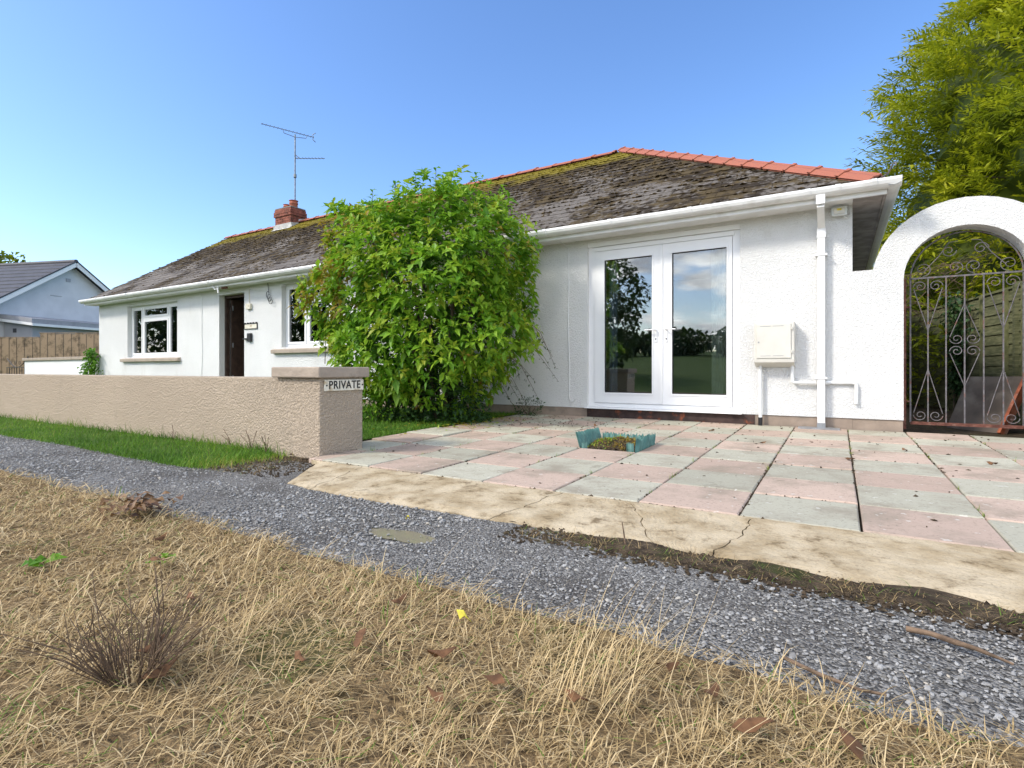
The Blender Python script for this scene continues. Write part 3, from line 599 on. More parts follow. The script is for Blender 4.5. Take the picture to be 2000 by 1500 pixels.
# --- French doors
fd = MB().polys(grid_polys(-2.83, -.955, .23, 2.395, [(-2.745, -1.04, .285, 2.27)]), FY + .05, FY + .13).build('door_frame', 'upvc', H)
MB().extrude_x([(FY - .045, .213), (FY + .13, .213), (FY + .13, .2295), (FY + .04, .2295), (FY - .045, .222)], -2.86, -.93).build('threshold', 'upvc', fd)
B(-2.80, -.985, FY + .035, FY + .0495, .232, .275).build('weather_bar', 'upvc', fd)
B(-2.83, -.955, FY + .02, FY + .049, 2.335, 2.394).build('head_board', 'upvc', fd)
B(-2.76, -1.02, FY + .036, FY + .0485, 2.275, 2.325).build('head_trim', 'upvc', fd)
for x0, x1, g0, g1, hx, sgn in ((-2.742, -1.868, -2.61, -1.975, -1.93, -1), (-1.862, -1.043, -1.735, -1.10, -1.80, 1)):
    lf = MB().polys(grid_polys(x0, x1, .289, 2.267, [(g0, g1, .42, 2.15)]), FY + .038, FY + .105).build('door', 'upvc', H)
    MB().polys(grid_polys(g0 - .018, g1 + .018, .402, 2.168, [(g0 + .004, g1 - .004, .424, 2.146)]), FY + .030, FY + .0378).build('glazing_bead', 'upvc', lf)
    B(g0 + .001, g1 - .001, FY + .06, FY + .068, .421, 2.149).build('pane', 'glass', lf)
    MB().polys(grid_polys(g0 + .0045, g1 - .0045, .4245, 2.1455, [(g0 + .012, g1 - .012, .432, 2.138)]), FY + .052, FY + .059).build('gasket', 'black_plastic', lf)
    h = MB().box(hx - .016, hx + .016, FY + .028, FY + .0375, 1.06, 1.29).build('handle_plate', 'upvc', lf, bevel=.006)
    MB().tube([(hx, FY + .03, 1.215), (hx, FY - .02, 1.215), (hx + sgn * .03, FY - .028, 1.215), (hx + sgn * .125, FY - .026, 1.212)], .0085, 8).build('lever', 'upvc', h)
    MB().lathe((hx, FY + .026, 1.10), [(.006, -.008), (.006, .008), (.0, .008)], 8).build('keyhole', 'black_plastic', h)
B(-1.885, -1.845, FY + .026, FY + .0375, .29, 2.265).build('astragal', 'upvc', fd)
# --- entrance: open door leaf, frame
ef = MB().polys(grid_polys(-11.33, -10.43, .141, 2.31, [(-11.27, -10.49, .16, 2.25)]), FY + .12, FY + .2).build('entrance_frame', 'dark_wood', H)
dl = B(-11.25, -11.205, FY + .205, FY + .98, .19, 2.24).build('entrance_door', 'dark_wood', H)
for z in (.5, 1.2, 2.0): B(-11.204, -11.19, FY + .215, FY + .24, z, z + .1).build('hinge', 'galvanised', dl)
MB().tube([(-11.2, FY + .9, 1.15), (-11.15, FY + .9, 1.15), (-11.15, FY + .8, 1.15)], .009, 6).build('lever', 'galvanised', dl)
B(-11.45, -10.3, FY - .25, FY + .10, -.03, .138).build('door_step', 'plinth_paint', H)

# --- roof
EY, EZ, RY, RZ = 6.30, 2.515, 10.28, 5.03
ax_ = RY - EY; RX1 = .43 - ax_ - .0; RX0 = -17.14; EX1 = .43
BYk = 2 * RY - EY
roof = MB().add([(RX0, EY, EZ), (EX1, EY, EZ), (RX1, RY, RZ), (RX0, RY, RZ), (EX1, BYk, EZ), (RX0, BYk, EZ)], [(0, 1, 2, 3), (1, 4, 2), (4, 5, 3, 2)])
roof.add([(RX0, EY, EZ - .035), (EX1, EY, EZ - .035), (EX1, BYk, EZ - .035), (RX0, BYk, EZ - .035)], [(3, 2, 1, 0)])
roof.add([(RX0, EY, EZ), (RX0, EY, EZ - .035), (EX1, EY, EZ - .035), (EX1, EY, EZ)], [(0, 1, 2, 3)])
roof.add([(EX1, EY, EZ), (EX1, EY, EZ - .035), (EX1, BYk, EZ - .035), (EX1, BYk, EZ)], [(0, 1, 2, 3)])
roof.add([(RX0, EY, EZ), (RX0, RY, RZ), (RX0, BYk, EZ), (RX0, BYk, EZ - .035), (RX0, RY, RZ - .2), (RX0, EY, EZ - .035)], [(0, 1, 2, 3, 4, 5)])
roof = roof.build('roof', 'slate', H)
pitch = math.atan2(RZ - EZ, ax_); SL = math.hypot(ax_, RZ - EZ); su = Vector((0, math.cos(pitch), math.sin(pitch))); sn = Vector((0, -math.sin(pitch), math.cos(pitch)))
sw, sg = .30, .205
places = []
for r in range(int(SL / sg) + 1):
    t0 = r * sg - .02; x = RX0 + .01 + (sw / 2 if r % 2 else 0)
    lim = EX1 - (t0 + .19) * math.cos(pitch) - .02
    while x + sw < lim + .16:
        places.append((min(x, lim - sw + .1), t0)); x += sw
def slate_pts(w, l, th, jag=0):
    j = [random.uniform(-jag, jag) for _ in range(4)]
    return [(0 + .003, 0 + j[0], .012), (w - .003, 0 + j[1], .012), (w - .003, l, 0.001), (.003, l, .001), (.003, j[0], .012 + th), (w - .003, j[1], .012 + th), (w - .003, l, .001 + th), (.003, l, .001 + th)]
sfaces = [(4, 5, 6, 7), (0, 1, 5, 4), (1, 2, 6, 5), (3, 0, 4, 7)]
order = sorted(range(len(places)), key=lambda i: (places[i][0] - 0) ** 2 + (EY + places[i][1] * math.cos(pitch)) ** 2 * 1.0)
near = set(order[:300])
varm = []
for q in range(6):
    me = MB().add(slate_pts(sw, .33, .007, .008), sfaces).mesh('slate'); me.materials.append(M['slate']); varm.append(me)
rest = MB(); Mrot = Matrix(((1, 0, 0), (0, math.cos(pitch), -math.sin(pitch)), (0, math.sin(pitch), math.cos(pitch))))
ro = org(roof)
for i, (x, t0) in enumerate(places):
    base = Vector((x, EY, EZ)) + su * t0 + sn * .004
    if i in near:
        o = link('slate', random.choice(varm), roof); o.location = base - ro; o.rotation_euler = (pitch + random.uniform(-.006, .012), 0, random.uniform(-.008, .008))
    else:
        a = random.uniform(-.008, .008); rz = Matrix.Rotation(a, 3, 'Z'); tl = Matrix.Rotation(random.uniform(-.006, .012), 3, 'X')
        rest.add([base + Mrot @ (rz @ (tl @ Vector(p))) for p in slate_pts(sw, .33, .007, .008)], sfaces)
tag(rest.build('slates', 'slate', roof), kind='stuff')
# cushions of moss sitting on the slates
n = 7500; tq = rng.uniform(0, 1, n) ** .8 * SL; lim = EX1 - tq * math.cos(pitch) - .1; xq = RX0 + rng.uniform(0, 1, n) * (lim - RX0)
tq = np.where(rng.uniform(0, 1, n) < .75, np.round(tq / sg) * sg - .02 + rng.normal(.0, .012, n), tq).clip(.02, SL - .1)
dn = vnoise(xq, tq * 2, 1.1, 71) + .35 * vnoise(xq, tq, 5, 72) + .5 * tq / SL; ok = dn > -.05 + rng.normal(0, .25, n); xq, tq = xq[ok], tq[ok]; n = len(xq)
P = np.column_stack([xq, EY + tq * math.cos(pitch) - .018 * math.sin(pitch), EZ + tq * math.sin(pitch) + .018])
V, F = lumps(P, rng.uniform(.015, .05, n), rng.uniform(.008, .02, n)); tag(np_mesh('roof_moss', V, F, 'moss', roof), kind='stuff')
# ridge and hip tiles
def ridge_mesh(l, w, h, th, lip):
    prof = [(-w, -h), (-w * .55, -h * .38), (-w * .2, -.02), (0, 0), (w * .2, -.02), (w * .55, -h * .38), (w, -h)]
    vs = []; fs = []
    secs = [(0, 0), (l - .05, 0), (l - .049, lip), (l, lip)]; n = len(prof)
    for x, e in secs: vs += [(x, y, z + e) for y, z in prof]
    for k in range(3): fs += [(k * n + i, (k + 1) * n + i, (k + 1) * n + i + 1, k * n + i + 1) for i in range(n - 1)]
    b = len(vs)
    for x, e in secs: vs += [(x, y * .9, z + e - th) for y, z in prof]
    for k in range(3): fs += [(b + k * n + i + 1, b + (k + 1) * n + i + 1, b + (k + 1) * n + i, b + k * n + i) for i in range(n - 1)]
    for k in (0, 3): fs += [((k * n + i), (k * n + i + 1), (b + k * n + i + 1), (b + k * n + i)) if k == 0 else ((k * n + i + 1), (k * n + i), (b + k * n + i), (b + k * n + i + 1)) for i in range(n - 1)]
    me = MB().add(vs, fs).mesh('ridge_tile'); me.materials.append(M['terracotta']); return me
rme = ridge_mesh(.46, .15, .10, .016, .016)
x = RX0
while x < RX1 - .3:
    o = link('ridge_tile', rme, roof); o.location = Vector((x, RY, RZ + .075 + random.uniform(-.004, .004))) - ro; o.rotation_euler = (random.uniform(-.02, .02), random.uniform(-.006, .006), random.uniform(-.012, .012)); x += .445
hd = Vector((RX1 - EX1, RY - EY, RZ - EZ)); hl = hd.length; hd.normalize(); hs = hd.cross(Vector((0, 0, 1))).normalized(); hu = hs.cross(hd)
hme = ridge_mesh(.43, .135, .085, .016, .016)
t0 = .10
while t0 < hl - .2:
    p = Vector((EX1, EY, EZ)) + hd * t0 + Vector((0, 0, .085)); o = link('ridge_tile', hme, roof)
    # tile runs uphill; the lip sits at its upper end
    rot = Matrix((hd, -hs, hu)).transposed().to_4x4(); o.matrix_local = Matrix.Translation(p - ro) @ rot @ Matrix.Rotation(random.uniform(-.02, .02), 4, 'X'); t0 += .415
MB().tube([Vector((EX1, EY, EZ)) + hd * .12 + Vector((0, 0, .03)), (EX1 - .01, EY + .01, EZ + .10), (EX1 + .02, EY - .02, EZ + .17), (EX1 + .045, EY - .045, EZ + .175), (EX1 + .04, EY - .04, EZ + .145)], .008, 6).build('hip_iron', 'iron', roof)
# back hip and ridge cover (unseen side)
# --- eaves: fascia, gutter, soffit
for q in (0, 1):
    if q == 0: B(RX0 + .01, EX1 - .02, EY + .03, EY + .055, 2.425, EZ - .036).build('fascia', 'upvc_gutter', H)
    else: B(EX1 - .045, EX1 - .02, EY + .0551, BYk - .06, 2.425, EZ - .036).build('fascia', 'painted_soffit', H)
B(RX0 + .01, HX1, EY + .056, FY - .001, 2.432, 2.445).build('soffit', 'upvc_gutter', H)
B(HX1 + .001, EX1 - .046, EY + .056, BYk - .07, 2.435, 2.45).build('soffit', 'painted_soffit', H)
gp = [(-.115, 0), (-.118, -.025), (-.105, -.055), (-.085, -.072), (-.05, -.082), (-.012, -.08), (0, -.07), (0, 0), (-.006, 0), (-.006, -.066), (-.05, -.075), (-.08, -.066), (-.10, -.05), (-.111, -.022), (-.108, 0)]
gz = EZ + .035; gy = EY + .029
gut = MB().extrude_x([(gy + a, gz + b) for a, b in gp], RX0 - .02, EX1 + .09).build('gutter', 'upvc_gutter', H)
n = len(gp); gx_ = EX1 - .019; vs = [(gx_ - a, EY - .08 if k == 0 else BYk, gz + b) for k in (0, 1) for a, b in gp]
MB().add(vs, [(i, (i + 1) % n, n + (i + 1) % n, n + i) for i in range(n)]).build('gutter', 'upvc_gutter', H)
for x in (-16.2, -14.6, -12.9, -11.1, -9.9, -8.4, -6.5, -4.6, -3.3, -2.4, -1.45, -.28, -.02, .28):
    MB().extrude_x([(gy + a * 1.05 - .002, gz + b * 1.06 + .003) for a, b in gp[:8]], x, x + .045).build('gutter_joint', 'upvc_gutter', gut)
# downpipe
dp = MB(); dx = -.147
dp.box(dx - .04, dx + .04, gy - .10, gy - .03, gz - .16, gz - .07)
dp = dp.build('downpipe', 'upvc_gutter', H)
MB().bar((dx, gy - .065, gz - .161), (dx, FY - .045, gz - .335), .066, .066, (0, 1, 0)).build('swan_neck', 'upvc_gutter', dp)
B(dx - .036, dx + .036, FY - .085, FY - .015, .13, gz - .32).build('pipe', 'upvc_gutter', dp, bevel=.006)
B(dx - .041, dx + .041, FY - .09, FY - .012, gz - .44, gz - .33).build('collar', 'upvc_gutter', dp)
for z in (1.92, .62): B(dx - .055, dx + .055, FY - .092, FY - .001, z, z + .022).build('bracket', 'upvc_gutter', dp)
B(dx - .038, dx + .038, FY - .087, FY - .013, .09, .16).build('shoe', 'galvanised', dp)
tag(B(-.36, .02, FY - .17, FY - .03, patio_z(FY - .1) - .004, patio_z(FY - .1) + .012).build('drain_cover', 'galvanised', loc=(-.17, FY - .1, patio_z(FY - .1))), 'flat grey metal plate on the slabs under the downpipe', 'drain cover')
# chimney of single bricks
CX0, CX1, CY0, CY1 = -14.13, -13.41, 9.9, 10.4
ch = B(CX0 + .012, CX1 - .012, CY0 + .012, CY1 - .012, 4.4, 5.36).build('chimney', 'mortar', H)
bme = {}
def brick(x, y, z, l, ax, out=0):
    key = (round(l, 3), ax)
    if key not in bme:
        a, b = (l, .1) if ax == 0 else (.1, l); me = B(-a / 2, a / 2, -b / 2, b / 2, -.0325, .0325).mesh('brick'); me.materials.append(M['brick']); bme[key] = me
    o = link('brick', bme[key], ch); o.location = Vector((x, y, z)) - org(ch); o.rotation_euler = (random.uniform(-.01, .01), 0, random.uniform(-.008, .008))
for c in range(12):
    z = 4.53 + c * .075; out = .03 if c in (9, 10) else (.0 if c < 11 else .012)
    for side_ in (0, 1, 2, 3):
        ln = (CX1 - CX0) if side_ % 2 == 0 else (CY1 - CY0) - .2
        ln += 2 * out; nb = 3 if side_ % 2 == 0 else 1
        for i in range(nb + (c % 2 if nb > 1 else 0)):
            if nb == 1: l = ln - .01; s = 0
            elif c % 2 == 0: l = ln / 3 - .01; s = -ln / 2 + (i + .5) * ln / 3
            else:
                w = ln / 3; ed_ = [0, w / 2, w * 1.5, w * 2.5, ln]; l = ed_[i + 1] - ed_[i] - .01; s = -ln / 2 + (ed_[i] + ed_[i + 1]) / 2
            if side_ == 0: brick((CX0 + CX1) / 2 + s, CY0 + .05 - out, z, l, 0)
            elif side_ == 2: brick((CX0 + CX1) / 2 + s, CY1 - .05 + out, z, l, 0)
            else: brick(CX1 - .05 + out if side_ == 1 else CX0 + .05 - out, (CY0 + CY1) / 2, z, l, 1)
MB().box(CX0 + .0, CX1 - .0, CY0 + .0, CY1 - .0, 5.40, 5.43).build('flaunching', 'mortar', ch)
for x, r, h in ((-13.93, .10, .17), (-13.62, .125, .24)):
    MB().lathe((x, 10.15, 5.42), [(r * .9, 0), (r * .9, h * .55), (r * 1.0, h * .6), (r * 1.0, h * .72), (r * .88, h * .76), (r * .9, h * .94), (r * 1.06, h * .97), (r * 1.06, h), (r * .8, h), (r * .78, h * .3)], 18).build('chimney_pot', 'clay_pot', ch)
fl = MB(); zf = lambda y: EZ + (y - EY) * math.tan(pitch)
fl.add([(CX0 - .06, CY0 - .10, zf(CY0 - .10) + .035), (CX1 + .06, CY0 - .10, zf(CY0 - .10) + .035), (CX1 + .06, CY0 - .014, zf(CY0) + .03), (CX0 - .06, CY0 - .014, zf(CY0) + .03), (CX0 - .06, CY0 - .014, zf(CY0) + .16), (CX1 + .02, CY0 - .014, zf(CY0) + .16)], [(0, 1, 2, 3), (3, 2, 5, 4)])
fl.add([(CX1 + .014, CY0 - .01, zf(CY0) - .02), (CX1 + .014, CY1, zf(CY1) - .02), (CX1 + .014, CY1, zf(CY1) + .06), (CX1 + .014, CY0 + .25, zf(CY0 + .25) + .14), (CX1 + .014, CY0 + .25, zf(CY0) + .2), (CX1 + .014, CY0 - .01, zf(CY0) + .16)], [(0, 1, 2, 3, 4, 5)])
fl.build('flashing', 'lead', ch)

# ------------------------------------------------------------------ things fixed to the bungalow
# TV aerial
A = empty('tv_aerial', (-13.97, 10.46, 5.2)); tag(A, 'tall television aerial on a pole strapped to the chimney', 'aerial')
MB().tube([(-13.97, 10.46, 5.1), (-13.97, 10.46, 7.8)], .02, 8).build('mast', 'mast_metal', A)
for z in (5.28, 6.55): MB().lathe((-13.97, 10.46, z), [(.045, -.05), (.045, .05)], 8).build('clamp', 'mast_metal', A)
def yagi(p, d, l0, l1, up, nel, tilt):
    p = Vector(p); d = Vector(d).normalized(); sd = d.cross(Vector((0, 0, 1))).normalized()
    a, b = p - d * l0, p + d * l1; a.z += tilt; b.z -= tilt
    bm = MB().tube([a, b], .011, 6).build('boom', 'mast_metal', A)
    for i in range(nel):
        q = a + (b - a) * (i + .3) / nel; MB().tube([q - sd * .08 + Vector((0, 0, .0)), q + sd * .08], .005, 5).build('element', 'mast_metal', bm)
    return a, b
a, b = yagi((-13.97, 10.46, 7.86), (.355, .935, 0), .95, .55, 0, 14, .0)
MB().tube([a + (b - a) * .4, a + (b - a) * .42 + Vector((0, 0, -.1)), (-13.97, 10.46, 7.72), a + (b - a) * .85 + Vector((0, 0, -.09)), a + (b - a) * .87], .009, 6).build('cradle', 'mast_metal', A)
for s_ in (-1, 1): MB().tube([b + Vector((.03, .05, .14 * s_)), b + Vector((-.01, -.03, .07 * s_)), b], .012, 5).build('reflector', 'mast_metal', A)
yagi((-13.93, 10.48, 7.08), (.855, .518, 0), .02, .85, 0, 9, 0)
MB().tube([(-13.97, 10.46, 7.2), (-13.85, 10.53, 7.08)], .012, 5).build('bracket', 'mast_metal', A)
# meter cabinet and pipes
mc = empty('meter_cabinet', (-.58, FY, .775)); tag(mc, 'off white plastic meter cabinet on the wall beside the french doors', 'meter box')
B(-.785, -.395, FY - .15, FY + .002, .80, 1.235).build('body', 'meter_plastic', mc, bevel=.008)
MB().add([(-.785, FY - .16, .80), (-.395, FY - .16, .80), (-.395, FY - .01, .745), (-.785, FY - .01, .745), (-.785, FY - .165, .835), (-.395, FY - .165, .835), (-.395, FY - .151, .835), (-.785, FY - .151, .835)], [(0, 3, 2, 1), (0, 1, 5, 4), (4, 5, 6, 7), (0, 4, 7, 3), (1, 2, 6, 5)]).build('base_tray', 'meter_plastic', mc)
dr = B(-.762, -.425, FY - .163, FY - .151, .845, 1.215).build('door', 'meter_plastic', mc, bevel=.004)
for z in (.868, 1.19):
    for x in (-.725, -.60): B(x, x + .105, FY - .1645, FY - .1632, z, z + .004).build('groove', 'galvanised', dr)
MB().tube([(-.74, FY - .16, 1.02), (-.74, FY - .168, 1.02)], .008, 8).build('lock', 'galvanised', dr)
for z in (.90, 1.15): B(-.424, -.41, FY - .166, FY - .151, z, z + .03).build('hinge', 'meter_plastic', dr)
p1 = MB().tube([(-.735, FY - .05, .77), (-.735, FY - .05, patio_z(FY) - .0)], .019, 10).build('cable_conduit', 'pipe_plastic', mc)
MB().tube([(-.735, FY - .05, .19), (-.735, FY - .05, .09)], .022, 10).build('conduit_foot', 'black_plastic', mc)
MB().tube([(-.42, FY - .045, .77), (-.42, FY - .045, .60), (-.41, FY - .045, .585), (-.395, FY - .045, .58), (-.2, FY - .045, .58)], .017, 10).build('waste_pipe', 'pipe_plastic', mc)
op = empty('overflow_pipe', (.05, FY, .58)); tag(op, 'white overflow pipe bent down on the wall between downpipe and arch', 'pipe')
MB().tube([(-.105, FY - .022, .583), (.13, FY - .022, .583), (.155, FY - .022, .578), (.165, FY - .022, .56), (.165, FY - .022, .40), (.163, FY - .03, .365)], .018, 10).build('pipe', 'pipe_plastic', op)
MB().tube([(-.11, FY - .022, .583), (-.07, FY - .022, .583)], .023, 10).build('coupling', 'pipe_plastic', op)
# floodlight
fl = empty('floodlight', (.015, FY, 2.37)); tag(fl, 'small grey security floodlight on the wall under the roof corner', 'lamp')
B(-.055, .085, FY - .085, FY - .05, 2.315, 2.415).build('housing', 'lamp_grey', fl, bevel=.012)
B(-.035, .065, FY - .092, FY - .0855, 2.333, 2.398).build('lens', 'lamp_glass', fl, bevel=.003)
B(-.005, .035, FY - .094, FY - .0925, 2.368, 2.388).build('led_chip', 'yellow_leaf', fl)
MB().tube([(-.06, FY - .065, 2.37), (-.06, FY - .01, 2.36), (.09, FY - .01, 2.36), (.09, FY - .065, 2.37)], .006, 5).build('bracket', 'lamp_grey', fl)
MB().tube([(.05, FY - .05, 2.32), (.085, FY - .02, 2.29), (.115, FY - .012, 2.33), (.10, FY - .012, 2.45), (.085, FY - .03, 2.5)], .005, 5).build('cable', 'pipe_plastic', fl)
# key safe, name plaque, junction box and cables by the entrance
ks = empty('key_safe', (-10.2, FY, 1.36)); tag(ks, 'small black key safe beside the entrance door', 'key safe')
B(-10.27, -10.15, FY - .05, FY + .001, 1.29, 1.46).build('body', 'black_plastic', ks, bevel=.008); B(-10.40, -10.272, FY - .06, FY + .001, 1.335, 1.36).build('flap', 'black_plastic', ks)
pl = empty('name_plaque', (-10.2, FY, 1.6)); tag(pl, 'white name plaque with scalloped black border beside the entrance door', 'plaque')
B(-10.40, -9.98, FY - .015, FY + .001, 1.545, 1.655).build('plate', 'sign_white', pl)
for i in range(5):
    x = -10.385 + i * .095; MB().lathe((x, FY - .012, 1.668), [(.0, .012), (.022, .01), (.022, -.01), (0, -.012)], 10).build('scallop', 'black_plastic', pl)
for z in (1.55, 1.65): B(-10.40, -9.98, FY - .019, FY - .0151, z - .006, z + .006).build('border', 'black_plastic', pl)
for x in (-10.40, -9.98): B(x - .006, x + .006, FY - .0185, FY - .001, 1.54, 1.66).build('border', 'black_plastic', pl)
jb = B(-10.31, -10.16, FY - .05, FY + .001, 1.95, 2.06).build('junction_box', 'sign_white', loc=(-10.23, FY, 1.95), bevel=.006); tag(jb, 'cream electrical box with a cable up to the eaves by the door', 'electrical box')
MB().tube([(-10.235, FY - .012, 2.05), (-10.24, FY - .012, 2.4)], .006, 5).build('cable', 'sign_white', jb)
def cable(name, pts, r, mat, label, cat='cable'): return tag(MB().tube(pts, r, 5).build(name, mat, loc=pts[0]), label, cat)
cable('wall_cable', [(-11.98, FY - .006, 2.42), (-11.985, FY - .006, 1.6), (-11.96, FY - .006, 1.1), (-12.0, FY - .006, .5), (-11.99, FY - .006, .22)], .005, 'pipe_plastic', 'thin grey cable down the wall left of the entrance')
cable('wall_cable', [(-3.2, FY - .10, 2.44), (-3.14, FY - .05, 2.40), (-3.105, FY - .006, 2.35), (-3.10, FY - .006, 1.8), (-3.11, FY - .006, 1.3), (-3.09, FY - .006, .8), (-3.09, FY - .006, .33), (-3.06, FY - .01, .29), (-3.02, FY - .012, .30), (-3.0, FY - .012, .33)], .006, 'pipe_plastic', 'thin white cable hooked at its end left of the french doors')
lp = [(-9.62, FY - .02, 2.43)]
for i in range(40):
    a = i * .55; lp.append((-9.62 + .05 * math.cos(a) + .004 * i, FY - .03 - .0006 * i, 2.22 - .005 * i + .055 * math.sin(a)))
cable('cable_coil', lp, .006, 'black_plastic', 'tangled loop of black cable hanging from the eaves by the window')
cb = empty('camera_bracket', (-10.95, FY - .2, 2.42)); tag(cb, 'white plastic bracket under the gutter above the entrance', 'bracket')
MB().tube([(-11.08, FY - .29, 2.46), (-11.0, FY - .28, 2.37), (-10.92, FY - .26, 2.40)], .013, 6).build('arm', 'upvc', cb); MB().tube([(-10.92, FY - .27, 2.44), (-10.9, FY - .27, 2.30)], .02, 8).build('stem', 'upvc', cb); MB().tube([(-10.86, FY - .22, 2.40), (-10.7, FY - .2, 2.40)], .02, 6).build('stub', 'rusty_iron', cb)
# flowers in the left window
vz = empty('flower_vase', (-13.95, FY + .33, 1.03)); tag(vz, 'vase of blue flowers inside the window left of the entrance', 'flowers')
B(-14.3, -13.5, FY + .272, FY + .44, 1.0, 1.028).build('window_board', 'white_board', H)
MB().lathe((-13.95, FY + .36, 1.028), [(.05, 0), (.07, .08), (.05, .2), (.06, .22)], 12).build('vase', 'pipe_plastic', vz)
P = np.array([-13.95, FY + .36, 1.62]) + rng.normal(0, 1, (260, 3)) * [.13, .05, .15]; V, F = leaves(P, rnd_dirs(260), np.full(260, .05), np.full(260, .04)); np_mesh('bloom', V, F, 'blue_petal', vz)
MB().tube([(-13.95, FY + .36, 1.2), (-13.95, FY + .36, 1.55)], .02, 5).build('stems', 'twig', vz)

# ------------------------------------------------------------------ arch wall with iron gate
AW = empty('arch_wall', (1.0, FY + .11, .08)); tag(AW, 'white rendered garden wall with round arch over the gate', 'wall')
ac, az, ri, rout = 1.042, 1.62, .479, .742
polys_ = [[(HX1, .215), (ac - ri, .215), (ac - ri, az), (ac - rout, az), (HX1, az)], [(HX1, az), (ac - rout, az), (ac - math.sqrt(rout ** 2 - .12 ** 2), az + .12), (HX1, az + .12)]]
a1 = math.asin(.12 / rout); angs = [0, a1] + [a1 + (math.pi - 2 * a1) * i / 18 for i in range(1, 18)] + [math.pi - a1, math.pi]
for a, b in zip(angs[:-1], angs[1:]):
    pt = lambda r, t_: (ac - r * math.cos(t_), az + r * math.sin(t_))
    polys_.append([pt(ri, a), pt(ri, b), pt(rout, b), pt(rout, a)])
polys_ += [[(ac + ri, .215), (3.4, .215), (3.4, az), (ac + rout, az), (ac + ri, az)], [(ac + rout, az), (3.4, az), (3.4, az + .12), (ac + math.sqrt(rout ** 2 - .12 ** 2), az + .12)]]
MB().polys(polys_, FY, FY + .225).build('wall', 'white_render', AW)
for a, b in ((HX1 + .001, ac - ri - .004), (ac + ri + .004, 3.4)): B(a, b, FY + .014, FY + .21, -.02, .2145).build('plinth', 'plinth_paint', AW)
G = empty('garden_gate', (1.03, FY + .12, .14)); tag(G, 'arched wrought iron gate with scrolls in the white arch', 'gate')
gy_ = FY + .12; x0, x1, zb, zt = .628, 1.475, .19, 1.634
MB().box(.568, .592, gy_ - .02, gy_ + .02, .12, 1.63).build('hinge_post', 'rusty_iron', G)
for z in (.4, 1.35): MB().tube([(.59, gy_, z), (.628, gy_, z)], .009, 6).build('hinge', 'rusty_iron', G)
for x in (x0, x1): MB().bar((x, gy_, zb), (x, gy_, zt), .014, .014, (0, 1, 0)).build('stile', 'iron', G)
MB().bar((x0, gy_, zb - .005), (x1, gy_, zb - .005), .016, .03).build('bottom_rail', 'rusty_iron', G)
MB().bar((x0, gy_, zt), (x1, gy_, zt), .014, .016).build('top_rail', 'iron', G)
gc = (x0 + x1) / 2; gr = (x1 - x0) / 2
MB().tube([(gc - gr * math.cos(t_), gy_, zt + gr * math.sin(t_)) for t_ in np.linspace(0, math.pi, 28)], .008, 6).build('arch_bar', 'iron', G)
bars = [x0 + (x1 - x0) * i / 6 for i in range(1, 6)]
for x in bars: MB().bar((x, gy_, zb), (x, gy_, zt), .011, .011, (0, 1, 0)).build('bar', 'iron', G)
def scroll(cx, cz, r, a0, turns, sgn, tail=None):
    pts = []
    for i in range(26):
        k = i / 25; a = a0 + sgn * k * turns * 2 * math.pi; rr = r * (1 - .8 * k); pts.append((cx + rr * math.cos(a), gy_ + .001, cz + rr * math.sin(a)))
    if tail: pts = [(tail[0], gy_ + .001, tail[1])] + pts
    MB().tube(pts, .0045, 5, True).build('scroll', 'iron', G)
def vscroll(cx, z, dz, w):
    """a V of two stems ending in curls at z, meeting at z + dz"""
    for s_ in (-1, 1): scroll(cx + s_ * w, z, w * .9, math.pi / 2 + s_ * math.pi / 2 if False else (0 if s_ < 0 else math.pi) + (math.pi if True else 0), 1.4, s_ * (1 if dz < 0 else -1), None); MB().tube([(cx, gy_, z + dz), (cx + s_ * w * 1.85, gy_, z + (.02 if dz > 0 else -.02))], .0045, 5).build('scroll_stem', 'iron', G)
q = bars
vscroll(q[0], zb + .075, .46, .062); vscroll(q[4], zb + .075, .46, .062); vscroll(q[0], zt - .085, -.44, .062); vscroll(q[4], zt - .085, -.44, .062)
vscroll(q[2], 1.02, .34, .06); vscroll(q[2], .90, -.34, .06)
for x, r in ((x0 + .1, .07), (gc - .07, .065), (gc + .07, .065), (x1 - .1, .07)): scroll(x, zt + .085, r, -math.pi / 2, 1.5, 1 if x < gc else -1)
for s_ in (-1, 1):
    MB().tube([(gc + s_ * .30, gy_, zt + .08), (gc + s_ * .2, gy_, zt + .2), (gc + s_ * .12, gy_, zt + .33), (gc + s_ * .05, gy_, zt + .34)], .0045, 5).build('scroll_stem', 'iron', G); scroll(gc + s_ * .12, zt + .25, .06, 0, 1.4, s_)
